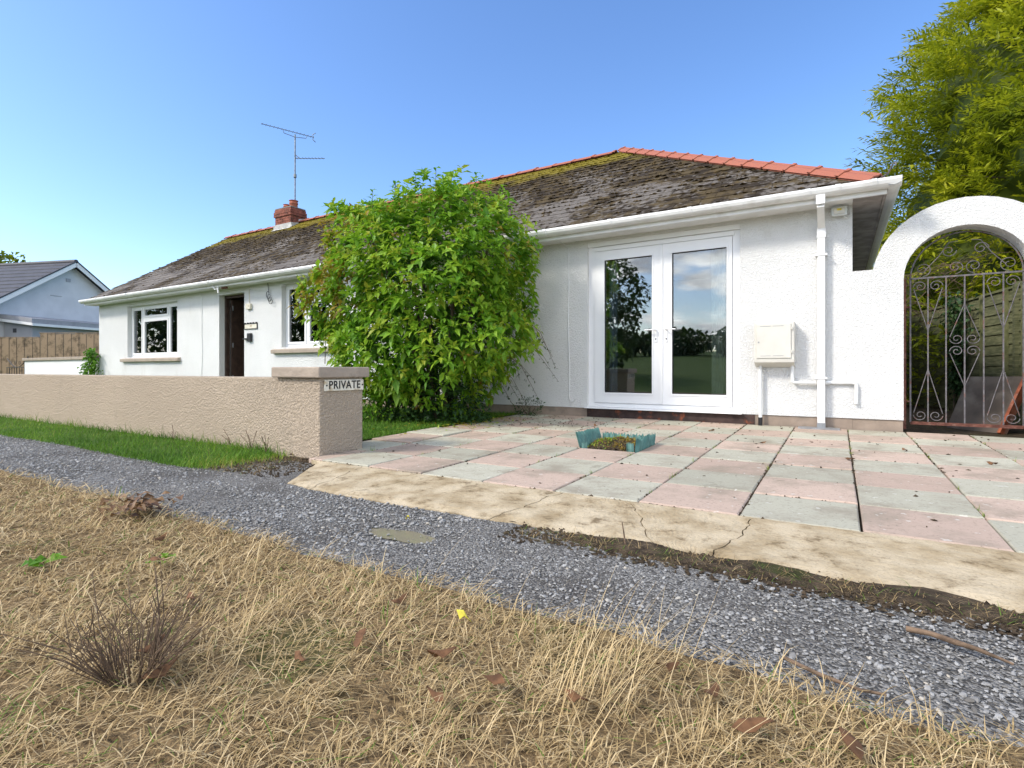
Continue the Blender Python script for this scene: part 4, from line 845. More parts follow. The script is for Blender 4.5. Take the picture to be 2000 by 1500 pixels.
# ------------------------------------------------------------------ behind the gate: lap fence, marble slab, plank
FN = empty('lap_fence', (1.6, 10.0, .05)); tag(FN, 'dark green lap board fence running along the side passage', 'fence')
fp = [(2.12, 7.0), (1.90, 8.85), (1.58, 10.68), (1.10, 12.68), (.55, 14.6)]
for i in range(4):
    a, b = Vector((*fp[i], 0)), Vector((*fp[i + 1], 0)); d = (b - a).normalized(); nrm = Vector((-d.y, d.x, 0))      # nrm points to the passage (left)
    if nrm.x > 0: nrm = -nrm
    for k in range(12):
        z = .10 + k * .135; o_ = .012
        a_, b_ = a + d * .05, b - d * .05; m = MB(); w = random.uniform(-.008, .008)
        m.add([a_ + nrm * .022 + Vector((0, 0, z)), b_ + nrm * .022 + Vector((0, 0, z + w)), b_ + nrm * .004 + Vector((0, 0, z + .16 + w)), a_ + nrm * .004 + Vector((0, 0, z + .16)),
               a_ + nrm * .010 + Vector((0, 0, z)), b_ + nrm * .010 + Vector((0, 0, z + w)), b_ - nrm * .004 + Vector((0, 0, z + .16 + w)), a_ - nrm * .004 + Vector((0, 0, z + .16))],
              [(0, 1, 2, 3), (4, 7, 6, 5), (0, 4, 5, 1), (2, 6, 7, 3), (0, 3, 7, 4), (1, 5, 6, 2)]); m.build('board', 'fence_lap', FN)
    for t_ in (.12, .5, .88):
        p = a + (b - a) * t_ + nrm * .035; MB().bar(p + Vector((0, 0, .06)), p + Vector((0, 0, 1.73)), .04, .028, d).build('batten', 'fence_batten', FN)
    MB().bar(a + Vector((0, 0, 1.745)), b + Vector((0, 0, 1.745)), .06, .028).build('cap_rail', 'fence_batten', FN)
    MB().box(b.x - .05, b.x + .05, b.y - .05, b.y + .05, 0, 1.80).build('post', 'fence_lap', FN)
ms = MB(); b0, b1 = Vector((1.06, 7.80, .06)), Vector((1.43, 7.38, .06)); lean = Vector((.22, .19, .58)); th = Vector((.015, .012, -.01))
ms.add([b0, b1, b1 + lean + Vector((.04, 0, .01)), b0 + lean, b0 + th, b1 + th, b1 + lean + th + Vector((.04, 0, .01)), b0 + lean + th], [(0, 1, 2, 3), (7, 6, 5, 4), (0, 4, 5, 1), (1, 5, 6, 2), (2, 6, 7, 3), (3, 7, 4, 0)])
tag(ms.build('stone_slab', 'marble', loc=(1.25, 7.6, .06)), 'brown marbled slab leaning behind the gate', 'slab')
tag(MB().bar((1.44, 7.34, .05), (1.72, 7.62, .68), .09, .03, (1, -1, 0)).build('red_plank', 'red_wood', loc=(1.45, 7.34, .05)), 'reddish brown wooden plank leaning beside the marbled slab', 'plank')

# ------------------------------------------------------------------ garden wall, pillar and sign
tag(B(-13.5, -4.0, 2.85, 3.06, -.05, .655).build('garden_wall', 'beige_render', loc=(-8.7, 2.95, 0), bevel=.012), 'low beige roughcast garden wall along the path', 'wall')
GP = empty('gate_pillar', (-3.74, 3.05, 0)); tag(GP, 'square beige roughcast pillar with slab cap ending the garden wall', 'pillar')
B(-4.0, -3.48, 2.83, 3.28, -.05, .66).build('shaft', 'beige_render', GP, bevel=.012)
cp = B(-4.045, -3.445, 2.795, 3.325, .655, .742).build('cap', 'cap_paint', GP, bevel=.010)
SG = empty('private_sign', (-3.478, 3.055, .56)); tag(SG, 'weathered white cast sign reading PRIVATE on the pillar', 'sign')
sx = -3.479
MB().box(sx, sx + .014, 2.865, 3.275, .548, .640).build('plate', 'sign_white', SG, bevel=.006)
cu = bpy.data.curves.new('lettering', 'FONT'); cu.body = 'PRIVATE'; cu.size = .098; cu.offset = .0016; cu.extrude = .002; cu.align_x = 'CENTER'; cu.align_y = 'CENTER'; cu.space_character = 1.08
ft_ = bpy.data.objects.new('lettering_curve', cu); COL.objects.link(ft_); bpy.context.view_layer.update(); lm = bpy.data.meshes.new_from_object(ft_.evaluated_get(bpy.context.evaluated_depsgraph_get())); bpy.data.objects.remove(ft_); lm.name = 'lettering'; lm.materials.clear(); lm.materials.append(M['sign_black']); tx_ = link('lettering', lm, SG)
tx_.location = Vector((sx + .0145, 3.07, .594)) - SG.location; tx_.rotation_euler = (R(90), 0, R(90)); tx_.scale = (.85, .92, 1)
for y in (2.885, 3.258):
    MB().tube([(sx + .010, y, .594), (sx + .017, y, .594)], .007, 8).build('bolt', 'sign_black', SG)

# ------------------------------------------------------------------ planter ring in the lifted slab's hole
pk, pj = -4, 3; hx0, hx1, hy0, hy1 = PX + pk * PW + .01, PX + (pk + 1) * PW - .01, PY0 + pj * PD + .01, PY0 + (pj + 1) * PD - .01; pz = patio_z(hy0)
PR = empty('planter_ring', ((hx0 + hx1) / 2, (hy0 + hy1) / 2, pz)); tag(PR, 'broken green corrugated plastic edging round a square of soil in the patio', 'planter')
def corrugated(a, b, out, h, lean, jag, parts=(0, 1)):
    a, b = Vector(a), Vector(b); d = (b - a); L_ = d.length; d.normalize(); n_ = int(L_ / .0105); vs = []
    t0_, t1_ = parts
    for i in range(n_ + 1):
        s_ = t0_ + (t1_ - t0_) * i / n_; w = .014 * math.sin(s_ * L_ / .06 * 2 * math.pi); hh = h * (1 - jag * abs(math.sin(i * 1.9 + a.x * 7)) * random.uniform(.4, 1))
        p = a + d * (L_ * s_) + out * w
        vs += [p + Vector((0, 0, -.03)), p + out * lean * hh + Vector((0, 0, hh))]
    k = len(vs); vs += [v + out * .003 for v in vs]
    fs = [(2 * i, 2 * i + 2, 2 * i + 3, 2 * i + 1) for i in range(n_)] + [(k + 2 * i + 1, k + 2 * i + 3, k + 2 * i + 2, k + 2 * i) for i in range(n_)] + [(2 * i + 1, 2 * i + 3, k + 2 * i + 3, k + 2 * i + 1) for i in range(n_)]
    MB().add(vs, fs, True).build('corrugated_strip', 'teal_plastic', PR)
zb_ = pz - .005
corrugated((hx0, hy0, zb_), (hx0, hy1, zb_), Vector((-1, 0, 0)), .135, .38, .12)
corrugated((hx1, hy1, zb_), (hx1, hy0, zb_), Vector((1, 0, 0)), .12, .15, .35)
corrugated((hx0, hy1, zb_ + .005), (hx1, hy1, zb_ + .005), Vector((0, 1, 0)), .10, .1, .5)
corrugated((hx0, hy0, zb_), (hx1, hy0, zb_), Vector((0, -1, 0)), .06, .1, .5, (0.02, .10)); corrugated((hx0, hy0, zb_), (hx1, hy0, zb_), Vector((0, -1, 0)), .085, .1, .4, (.84, .97))
n = 700; P = np.column_stack([rng.uniform(hx0 + .02, hx1 - .02, n), rng.uniform(hy0 + .01, hy1 - .02, n), np.zeros(n)]); cxy = np.hypot(P[:, 0] - PR.location.x, P[:, 1] - PR.location.y - .04); P[:, 2] = pz + .075 * np.clip(1 - cxy / .30, 0, 1) - .01
V, F = lumps(P, rng.uniform(.008, .028, n), rng.uniform(.008, .02, n)); tag(np_mesh('soil_heap', V, F, 'soil', PR), kind='stuff')
n = 900; P = P[rng.integers(0, 700, n)] + [0, 0, .012]; V, F = leaves(P, rnd_dirs(n) + [0, 0, .5], rng.uniform(.015, .045, n), rng.uniform(.004, .012, n)); q = rng.uniform(0, 1, n)
np_mesh('withered_plants', V, F, 'shrub_leaf', PR, tint=np.repeat(np.where((P[:, 0] < PR.location.x) & (q < .5), .55, .85 + .15 * q), 4))

# ------------------------------------------------------------------ the big shrub
S = empty('shrub', (-4.45, 5.52, .06)); tag(S, 'big round broad leaved shrub in front of the bungalow', 'shrub')
sc_, sr_ = np.array([-4.58, 5.34, 1.58]), np.array([1.30, .90, 1.22])
def crown_pts(n, c, r, lump, seed, inner=.35, sq=2):
    d_ = rnd_dirs(n)
    if sq > 2: d_ = d_ / (np.sum(np.abs(d_) ** sq, 1, keepdims=True) ** (1 / sq))
    f = 1 + lump * (np.sin(d_[:, 0] * 5.1 + seed) * np.sin(d_[:, 2] * 6.3 + seed * 2) + .7 * np.sin(d_[:, 1] * 9 + d_[:, 2] * 7 + seed))
    k = np.where(rng.uniform(0, 1, n) < .72, rng.uniform(.86, 1.02, n), rng.uniform(inner, .9, n)); p = c + d_ * r * (f * k)[:, None]
    return p, d_, k
P, Dn, K = crown_pts(3900, sc_, sr_, .12, 2.3, .35, 4.0)
low = np.clip((P[:, 2] - .15) / .9, 0, 1); nar = .50 + .50 * low ** .8; P[:, 0] = sc_[0] + .10 * (1 - low) + (P[:, 0] - sc_[0]) * nar; P[:, 1] = sc_[1] + (P[:, 1] - sc_[1]) * nar
P = np.column_stack([P[:, 0], np.minimum(P[:, 1], 6.50), np.maximum(P[:, 2], .16)])
kp = (vnoise(P[:, 0] * 1.7 + P[:, 1], P[:, 2] * 1.7, 1.9, 123) > -.42 - .35 * (P[:, 2] > 1.3)) | (rng.uniform(0, 1, len(P)) < .25); P, Dn, K = P[kp], Dn[kp], K[kp]
nl = 7; n = len(P); PP = np.repeat(P, nl, 0); ax0 = unit(Dn * [1, 1, .6] + [0, 0, .55] + rng.normal(0, .35, (n, 3))); AX = np.repeat(ax0, nl, 0)
ph = np.tile(np.arange(nl) * 2.4, n) + np.repeat(rng.uniform(0, 6.28, n), nl); u1 = unit(np.cross(AX, np.tile([.3, .2, 1.], (n * nl, 1)))); u2 = np.cross(AX, u1)
lv = np.tile(np.linspace(.15, .95, nl), n); DD = unit(AX * (.25 + .55 * (1 - lv))[:, None] + u1 * np.cos(ph)[:, None] + u2 * np.sin(ph)[:, None])
PP = PP + AX * ((1 - lv) * .09)[:, None] + rng.normal(0, .01, PP.shape)
Ln = rng.uniform(.07, .15, n * nl) * (.6 + .5 * lv) * np.repeat(rng.uniform(.75, 1.25, n), nl); V, F = leaves(PP, DD, Ln, Ln * .50, .16, .16)
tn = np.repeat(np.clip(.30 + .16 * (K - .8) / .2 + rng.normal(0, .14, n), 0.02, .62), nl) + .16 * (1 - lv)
ylw = np.repeat(((P[:, 0] + P[:, 2] * .25 < -4.75) & (P[:, 2] > 1.35) & (rng.uniform(0, 1, n) < .5)) | (rng.uniform(0, 1, n) < .03), nl)
tn = np.where(ylw, rng.uniform(.66, 1.0, n * nl), tn); tag(np_mesh('foliage', V, F, 'shrub_leaf', S, tint=np.repeat(tn, 4)), kind='stuff')
for i in range(9):
    a = i * .7; b = Vector((-4.42 + .16 * math.cos(a), 5.5 + .12 * math.sin(a), .03)); e = Vector((sc_[0] + 1.1 * math.cos(a), sc_[1] + .6 * math.sin(a), 2.1 + .5 * math.sin(i * 2.3)))
    MB().tube([b, b.lerp(e, .3) + Vector((0, 0, .35)), b.lerp(e, .65) + Vector((0, 0, .3)), e], [.035, .026, .018, .008], 6).build('stem', 'bark', S)
# upright shoots breaking the outline
for x, y, z0, z1 in ((-4.95, 5.2, 2.8, 3.15), (-4.60, 5.2, 2.85, 3.22), (-4.35, 5.3, 2.85, 3.26), (-3.55, 5.6, 2.7, 2.98), (-5.6, 5.0, 2.6, 2.9), (-5.25, 5.1, 2.75, 3.08), (-4.1, 5.3, 2.85, 3.1), (-3.8, 5.4, 2.8, 3.12), (-4.75, 5.0, 2.85, 3.06), (-5.85, 4.9, 1.6, 2.0), (-5.8, 4.8, 1.1, 1.45), (-3.4, 5.9, 1.9, 2.3)):
    sh = MB().tube([(x, y, z0 - .3), (x + .02, y, z1)], [.006, .003], 5).build('shoot', 'bark', S); k = 12
    P_ = np.column_stack([np.full(k, x + .015), np.full(k, y), np.linspace(z0, z1, k)]); a = np.arange(k) * 2.4; V, F = leaves(P_, np.column_stack([np.cos(a), np.sin(a), np.full(k, .5)]), np.full(k, .10), np.full(k, .04)); np_mesh('shoot_leaves', V, F, 'shrub_leaf', sh, tint=np.repeat(rng.uniform(.2, .5, k), 4))
# ivy round the foot and trailing stems on the house side
IV = empty('ivy', (-4.42, 5.4, .05)); tag(IV, 'dark ivy growing round the foot of the big shrub', 'ivy')
n = 2600; a = rng.uniform(0, 6.28, n); rr = .15 + .55 * rng.uniform(0, 1, n) ** .7; zz_ = rng.uniform(0, 1, n) ** 1.5 * .75; rr = rr * (1 - .3 * zz_); P = np.column_stack([-4.40 + rr * 1.15 * np.cos(a), 5.32 + rr * .75 * np.sin(a), .08 + zz_])
V, F = leaves(P, np.column_stack([np.cos(a), np.sin(a), rng.normal(.2, .4, n)]), rng.uniform(.04, .075, n), rng.uniform(.04, .07, n), .3); tag(np_mesh('leaves', V, F, 'ivy_leaf', IV, tint=np.repeat(rng.beta(1.6, 2, n), 4)), kind='stuff')
for i in range(10):
    b = Vector((-3.55 - .06 * i, 5.75, 1.55 - .09 * i)); e = b + Vector((random.uniform(.25, .75), random.uniform(.2, .65), -random.uniform(.45, .95))); e.y = min(e.y, 6.52); e.z = max(e.z, .2)
    mid = b.lerp(e, .5) + Vector((.12, 0, .05)); tr_ = MB().tube([b, mid, e], [.005, .004, .002], 4).build('trailing_stem', 'twig', IV); k = 26; s_ = rng.uniform(.1, 1, k)[:, None]; A_, B_, C_ = (np.array(v) for v in (b, mid, e))
    Pp = (1 - s_) ** 2 * A_ + 2 * s_ * (1 - s_) * B_ + s_ ** 2 * C_; V, F = leaves(Pp, rnd_dirs(k), rng.uniform(.025, .05, k), rng.uniform(.012, .024, k)); np_mesh('stem_leaves', V, F, 'ivy_leaf', tr_, tint=np.repeat(rng.uniform(.3, 1, k), 4))
def bush(name, c, r, n, lsz, mat, tint, label, cat, zmin, group=None, wr=.45):
    o = empty(name, (c[0], c[1], zmin)); tag(o, label, cat, group); P, Dn, K = crown_pts(n, np.array(c), np.array(r), .10, c[0], .2); P[:, 2] = np.maximum(P[:, 2], zmin + .02)
    V, F = leaves(P, unit(Dn + [0, 0, .3] + rng.normal(0, .6, (n, 3))), rng.uniform(.7, 1.3, n) * lsz, rng.uniform(.7, 1.3, n) * lsz * wr); np_mesh('foliage', V, F, mat, o, tint=np.repeat(np.clip(rng.normal(tint, .13, n), 0, .62), 4))
    for i in range(4): MB().tube([(c[0], c[1], zmin - .02), (c[0] + r[0] * .5 * math.cos(i * 1.7), c[1] + r[1] * .5 * math.sin(i * 1.7), c[2])], [.012, .005], 5).build('stem', 'bark', o)
    return o
bush('low_bush', (-5.15, 5.05, .34), (.62, .45, .34), 1500, .075, 'shrub_leaf', .30, 'low bright green bush on the lawn behind the pillar', 'bush', .06)
bush('weed_clump', (-3.62, 6.42, .20), (.20, .12, .15), 260, .04, 'ivy_leaf', .5, 'small dark weed against the wall foot left of the french doors', 'weed', .09)
# litter of twigs and leaves under the shrub
n = 700; P = np.column_stack([rng.normal(-3.95, .28, n), rng.normal(5.3, .5, n), np.zeros(n)]); P[:, 2] = patio_z(P[:, 1]) + .012; P = P[(P[:, 1] < 6.5)]
V, F = leaves(P, rnd_dirs(len(P)) * [1, 1, .15], rng.uniform(.02, .06, len(P)), rng.uniform(.008, .025, len(P)), .02); tag(np_mesh('leaf_litter', V, F, 'shrub_leaf', tint=np.repeat(rng.uniform(.6, 1, len(P)), 4)), 'brown leaf litter on the ground beside the big shrub', 'leaf litter', kind='stuff')

# ------------------------------------------------------------------ conifer behind the fence
def conifer(c, r0, ztop, n, label, seed, group=None):
    T = empty('conifer_tree', (c[0], c[1], .0)); tag(T, label, 'tree', group)
    MB().tube([(c[0], c[1], -.05), (c[0], c[1], ztop * .5), (c[0], c[1], ztop - .4)], [.28, .16, .02], 10).build('trunk', 'bark', T)
    zz = ztop * (1 - rng.uniform(0, 1, n) ** .62); a = rng.uniform(0, 2 * math.pi, n); h = zz / ztop
    prof = np.minimum(1, (1 - h) * 1.52) * (1 + .13 * np.sin(a * 3 + zz * 1.3 + seed) + .10 * np.sin(a * 7 - zz * 2.1) + .06 * np.sin(a * 13 + zz * 5)); k = np.where(rng.uniform(0, 1, n) < .7, rng.uniform(.88, 1.02, n), rng.uniform(.68, .95, n))
    P = np.column_stack([c[0] + r0 * prof * k * np.cos(a), c[1] + r0 * prof * k * np.sin(a), zz + .1]); out = np.column_stack([np.cos(a), np.sin(a), .30 + rng.normal(0, .25, n)])
    ax = unit(out + rng.normal(0, .25, (n, 3))); nb = 9; sd = unit(np.cross(ax, [0, 0, 1.]) + rng.normal(0, .45, (n, 3))); S_ = rng.uniform(.22, .50, n)
    PP, DD, LL, WW = [], [], [], []
    for b in range(nb):
        s_ = b / nb; sg_ = 1 if b % 2 else -1
        PP.append(P + ax * (S_ * s_)[:, None] + np.array([[0, 0, -.10]]) * (S_ * s_ * s_)[:, None]); DD.append(ax * .9 + sd * sg_ * (.75 if b < nb - 1 else 0) + [0, 0, -.12] + rng.normal(0, .16, (n, 3))); LL.append(S_ * (.58 - .34 * s_)); WW.append(S_ * .10)
    V, F = leaves(np.concatenate(PP), np.concatenate(DD), np.concatenate(LL), np.concatenate(WW), .10, .1)
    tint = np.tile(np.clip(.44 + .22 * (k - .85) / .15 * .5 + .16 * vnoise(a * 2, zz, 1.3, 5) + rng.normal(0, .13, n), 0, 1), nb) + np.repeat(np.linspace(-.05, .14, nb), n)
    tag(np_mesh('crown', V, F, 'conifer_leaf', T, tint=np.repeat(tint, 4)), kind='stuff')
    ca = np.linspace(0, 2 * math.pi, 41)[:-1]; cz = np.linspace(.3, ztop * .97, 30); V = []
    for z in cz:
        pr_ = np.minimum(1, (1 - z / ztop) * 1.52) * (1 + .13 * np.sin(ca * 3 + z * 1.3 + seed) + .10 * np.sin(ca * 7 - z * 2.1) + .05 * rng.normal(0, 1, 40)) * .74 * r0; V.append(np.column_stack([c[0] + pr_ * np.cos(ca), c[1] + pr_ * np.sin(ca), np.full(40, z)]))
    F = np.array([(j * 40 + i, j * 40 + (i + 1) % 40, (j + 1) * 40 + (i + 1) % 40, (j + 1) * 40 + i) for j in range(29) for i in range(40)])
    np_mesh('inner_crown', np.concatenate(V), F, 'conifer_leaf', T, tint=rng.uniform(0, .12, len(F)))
    for i in range(26):
        a_ = random.uniform(math.pi * .9, math.pi * 1.75); z = random.uniform(.8, 6); r_ = r0 * min(1, (1 - z / ztop) * 1.52) * .9; MB().tube([(c[0], c[1], z - .5), (c[0] + r_ * .6 * math.cos(a_), c[1] + r_ * .6 * math.sin(a_), z), (c[0] + r_ * math.cos(a_), c[1] + r_ * math.sin(a_), z - random.uniform(0, .4))], [.05, .025, .006], 5).build('branch', 'bark', T)
conifer((4.95, 15.6), 4.75, 13.0, 25000, 'huge yellow green conifer rising behind the lap fence', 1.0)
# bare dead twigs and ivy on the fence
dt = MB()
for i in range(120):
    p = Vector((random.uniform(.75, 1.9), random.uniform(11.0, 12.2), random.uniform(1.5, 2.5))); q_ = p + Vector((random.uniform(-.5, .5), random.uniform(-.7, .1), random.uniform(-.35, .45))); dt.tube([p, p.lerp(q_, .5) + Vector((0, 0, random.uniform(-.08, .08))), q_], [.006, .004, .002], 3, False)
tag(dt.build('dead_twigs', 'twig', loc=(1.3, 11.6, 1.7)), 'tangle of bare brown twigs above the lap fence', 'twigs', kind='stuff')
n = 900; s_ = rng.uniform(0, 1, n) ** .8; P = np.column_stack([1.52 - .02 * s_ + rng.normal(0, .10, n) * (1.3 - s_), 10.4 + rng.normal(0, .22, n) * (1.4 - s_), 1.86 - 1.45 * s_ + rng.normal(0, .07, n)]); P[:, 0] = 1.575 + (10.68 - P[:, 1]) * .175 - .07 - np.abs(rng.normal(0, .04, n))
V, F = leaves(P, rnd_dirs(n) + [-.6, -.5, 0], rng.uniform(.045, .08, n), rng.uniform(.04, .07, n), .3); fi = empty('fence_ivy', (1.5, 10.4, .1)); tag(fi, 'ivy hanging down the lap fence behind the gate', 'ivy'); np_mesh('leaves', V, F, 'ivy_leaf', fi, tint=np.repeat(rng.beta(1.6, 2, n), 4)); MB().tube([(1.5, 10.4, .08), (1.52, 10.42, 1.0), (1.53, 10.45, 1.85)], .01, 5).build('stem', 'bark', fi)

# ------------------------------------------------------------------ left side: climber, boundary wall, iron gate, board fence, neighbour
n = 800; s_ = rng.uniform(0, 1, n); P = np.column_stack([-17.0 + rng.normal(0, .17, n) * (1.1 - .5 * s_) - .15 * (rng.uniform(0, 1, n) < .4) * (s_ < .65), 6.45 + rng.normal(0, .06, n), .1 + 1.15 * s_])
CL = empty('climbing_plant', (-17.0, 6.45, .02)); tag(CL, 'leafy climber at the far corner of the bungalow', 'climber'); V, F = leaves(P, rnd_dirs(n) + [0, -.5, 0], rng.uniform(.06, .11, n), rng.uniform(.05, .09, n), .3); np_mesh('foliage', V, F, 'shrub_leaf', CL, tint=np.repeat(rng.uniform(.05, .35, n), 4)); MB().tube([(-17.0, 6.5, 0), (-17.0, 6.52, 1.2)], .015, 5).build('stem', 'bark', CL)
BW = empty('boundary_wall', (-19.8, 6.7, 0)); tag(BW, 'low white wall with brown coping joining the bungalow corner to a gate', 'wall')
B(-22.2, -17.0, 6.62, 6.82, -.05, 1.0).build('wall', 'smooth_white', BW); B(-22.25, -16.98, 6.57, 6.87, 1.0, 1.085).build('coping', 'sill_paint', BW, bevel=.01)
LG = empty('scroll_gate', (-23.2, 6.7, 0)); tag(LG, 'low wrought iron gate with curved top beside the white boundary wall', 'gate')
for i in range(9): MB().tube([(-22.32 - i * .22, 6.72, .08), (-22.32 - i * .22, 6.72, .80)], .009, 5).build('bar', 'black_plastic', LG)
for z in (.12, .80): MB().bar((-22.26, 6.72, z), (-24.1, 6.72, z), .02, .02).build('rail', 'black_plastic', LG)
MB().tube([(-22.3 - 1.76 * i / 16, 6.72, .80 + .30 * (1 - math.sin(math.pi * i / 16))) for i in range(17)], .012, 6).build('top_bar', 'black_plastic', LG)
gy_s = gy_; gy_ = 6.72
for i in range(4):
    pts = [(-22.55 - i * .4 + .09 * (1 - .8 * k / 20) * math.cos(k * .42), 6.72, .93 + .09 * (1 - .8 * k / 20) * math.sin(k * .42)) for k in range(21)]; MB().tube(pts, .006, 5).build('scroll', 'black_plastic', LG)
MB().bar((-22.27, 6.72, 0), (-22.27, 6.72, 1.15), .03, .03, (0, 1, 0)).build('stile', 'black_plastic', LG)
BF = empty('board_fence', (-25.2, 8.2, 0)); tag(BF, 'weathered upright board fence in front of the neighbouring house', 'fence')
fa, fb = Vector((-27.6, 6.7, 0)), Vector((-22.6, 9.7, 0)); fd_ = (fb - fa).normalized(); L_ = (fb - fa).length; x = 0; i = 0
while x < L_ - .1:
    w = random.uniform(.13, .16); p = fa + fd_ * (x + w / 2); hgt = (1.90 if x < 2.55 else 2.06) + random.uniform(-.012, .012); off = Vector((fd_.y, -fd_.x, 0)) * (.012 if i % 2 else 0)
    MB().bar(p + off + Vector((0, 0, .02)), p + off + Vector((0, 0, hgt)), w - .008, .02, Vector((fd_.y, -fd_.x, 0))).build('board', 'board_wood', BF); x += w; i += 1
for z in (.5, 1.5): MB().bar(fa + Vector((-fd_.y, fd_.x, 0)) * .05 + Vector((0, 0, z)), fb + Vector((-fd_.y, fd_.x, 0)) * .05 + Vector((0, 0, z)), .04, .08).build('rail', 'board_wood', BF)
MB().bar(fa + Vector((0, 0, 1.925)), fa + fd_ * 2.55 + Vector((0, 0, 1.925)), .05, .03).build('cap_rail', 'board_wood', BF); MB().bar(fa + fd_ * 2.55 + Vector((0, 0, 2.085)), fb + Vector((0, 0, 2.085)), .05, .03).build('cap_rail', 'board_wood', BF)
# neighbour: local axes, x out of the gable, y along it
N = empty('neighbour_house', (-30.5, 10.75, 0), R(19.2)); tag(N, 'grey rendered house with dark tiled gable roof beyond the board fence', 'house')
tp, hw = .67, 4.6; nz = 5.62; ez = nz - tp * hw
gv = [(-hw, -.05), (hw, -.05), (hw, ez), (0, nz - .02), (-hw, ez)]
MB().add([(0, y, z) for y, z in gv] + [(-12, y, z) for y, z in gv], [(0, 1, 2, 3, 4), (9, 8, 7, 6, 5), (0, 5, 6, 1), (1, 6, 7, 2), (4, 9, 5, 0)]).build('wall', 'grey_render', N, local=True)
ov = .35; rl = math.hypot(hw + ov, tp * (hw + ov)); nrf = MB()
for s_ in (-1, 1):
    y1, z1 = s_ * (hw + ov), nz - tp * (hw + ov)
    nrf.add([(.32, 0, nz + .02), (.32, y1, z1 + .02), (-12.3, y1, z1 + .02), (-12.3, 0, nz + .02), (.32, 0, nz + .10), (.32, y1, z1 + .10), (-12.3, y1, z1 + .10), (-12.3, 0, nz + .10)], [(0, 1, 2, 3), (4, 7, 6, 5), (0, 4, 5, 1), (1, 5, 6, 2), (2, 6, 7, 3)] if s_ < 0 else [(3, 2, 1, 0), (5, 6, 7, 4), (1, 5, 4, 0), (2, 6, 5, 1), (3, 7, 6, 2)])
nrf = nrf.build('roof', 'tile_dark', N, local=True)
for s_ in (-1, 1):
    for i in range(15):
        t0 = i / 15; t1 = (i + 1.05) / 15; y0, y1 = s_ * (hw + ov) * t0, s_ * (hw + ov) * t1; z0, z1 = nz + .105 - tp * abs(y0), nz + .105 - tp * abs(y1)
        m = MB().add([(.30, y0, z0), (-12.25, y0, z0), (-12.25, y1, z1 + .035), (.30, y1, z1 + .035), (.30, y1, z1 - .01), (-12.25, y1, z1 - .01)], [(0, 1, 2, 3) if s_ < 0 else (3, 2, 1, 0), (3, 2, 5, 4) if s_ < 0 else (4, 5, 2, 3)]); m.build('tile_course', 'tile_dark' if i % 1 == 0 else 'felt_grey', nrf, local=True)
    MB().bar((.335, 0, nz + .0), (.335, s_ * (hw + ov), nz - tp * (hw + ov)), .03, .22, (1, 0, 0) if False else (0, -s_ * tp, 1)).build('bargeboard', 'white_board', N, local=True)
    MB().bar((.345, 0, nz + .12), (.345, s_ * (hw + ov), nz + .12 - tp * (hw + ov)), .05, .055, (0, -s_ * tp, 1)).build('verge_tile', 'tile_dark', N, local=True)
MB().tube([(.33, 0, nz + .1), (-12.3, 0, nz + .1)], .11, 8).build('ridge_cap', 'tile_dark', nrf, local=True)
sl = Vector((0, -1, -tp)).normalized()
MB().add([(-3.0, -1.9, nz - 1.9 * tp + .19), (-1.95, -1.9, nz - 1.9 * tp + .19), (-1.95, -2.9, nz - 2.9 * tp + .19), (-3.0, -2.9, nz - 2.9 * tp + .19)], [(0, 3, 2, 1)]).build('skylight', 'skylight', nrf, local=True)
B(.004, .03, -.22, -.02, 4.78, 4.93).build('vent', 'grey_render_dark', N, local=True); B(.002, .02, -.9, -.4, 4.05, 4.07).build('trim_strip', 'grey_render_dark', N, local=True)
lt = MB(); ly0, ly1 = -2.75, 4.2
lt.add([(.01, ly0, -.05), (1.5, ly0, -.05), (1.5, ly1, -.05), (.01, ly1, -.05), (.01, ly0, 2.72), (1.5, ly0, 2.55), (1.5, ly1, 2.55), (.01, ly1, 2.72)], [(0, 1, 5, 4), (1, 2, 6, 5), (2, 3, 7, 6)]); lt = lt.build('lean_to', 'grey_render_dark', N, local=True)
MB().add([(.01, ly0 - .2, 2.74), (1.75, ly0 - .2, 2.53), (1.75, ly1, 2.53), (.01, ly1, 2.74), (.01, ly0 - .2, 3.02), (1.75, ly0 - .2, 2.80), (1.75, ly1, 2.80), (.01, ly1, 3.02)], [(0, 1, 5, 4), (1, 2, 6, 5), (4, 5, 6, 7), (0, 3, 2, 1)]).build('lean_to_roof', 'felt_grey', lt, local=True)
MB().add([(.01, ly0 - .215, 2.72), (1.765, ly0 - .215, 2.51), (1.765, ly0 - .215, 2.62), (.01, ly0 - .215, 2.83)], [(0, 1, 2, 3)]).build('fascia', 'white_board', lt, local=True); B(1.755, 1.80, ly0 - .21, ly1, 2.50, 2.60).build('fascia', 'white_board', lt, local=True)
B(.5, .68, ly0 - .012, ly0 - .002, 2.25, 2.42).build('vent', 'tile_dark', lt, local=True); B(1.502, 1.53, 1.5, 3.1, 1.2, 2.25).build('window', 'white_board', lt, local=True); B(1.531, 1.535, 1.58, 3.02, 1.28, 2.17).build('window_pane', 'skylight', lt, local=True)
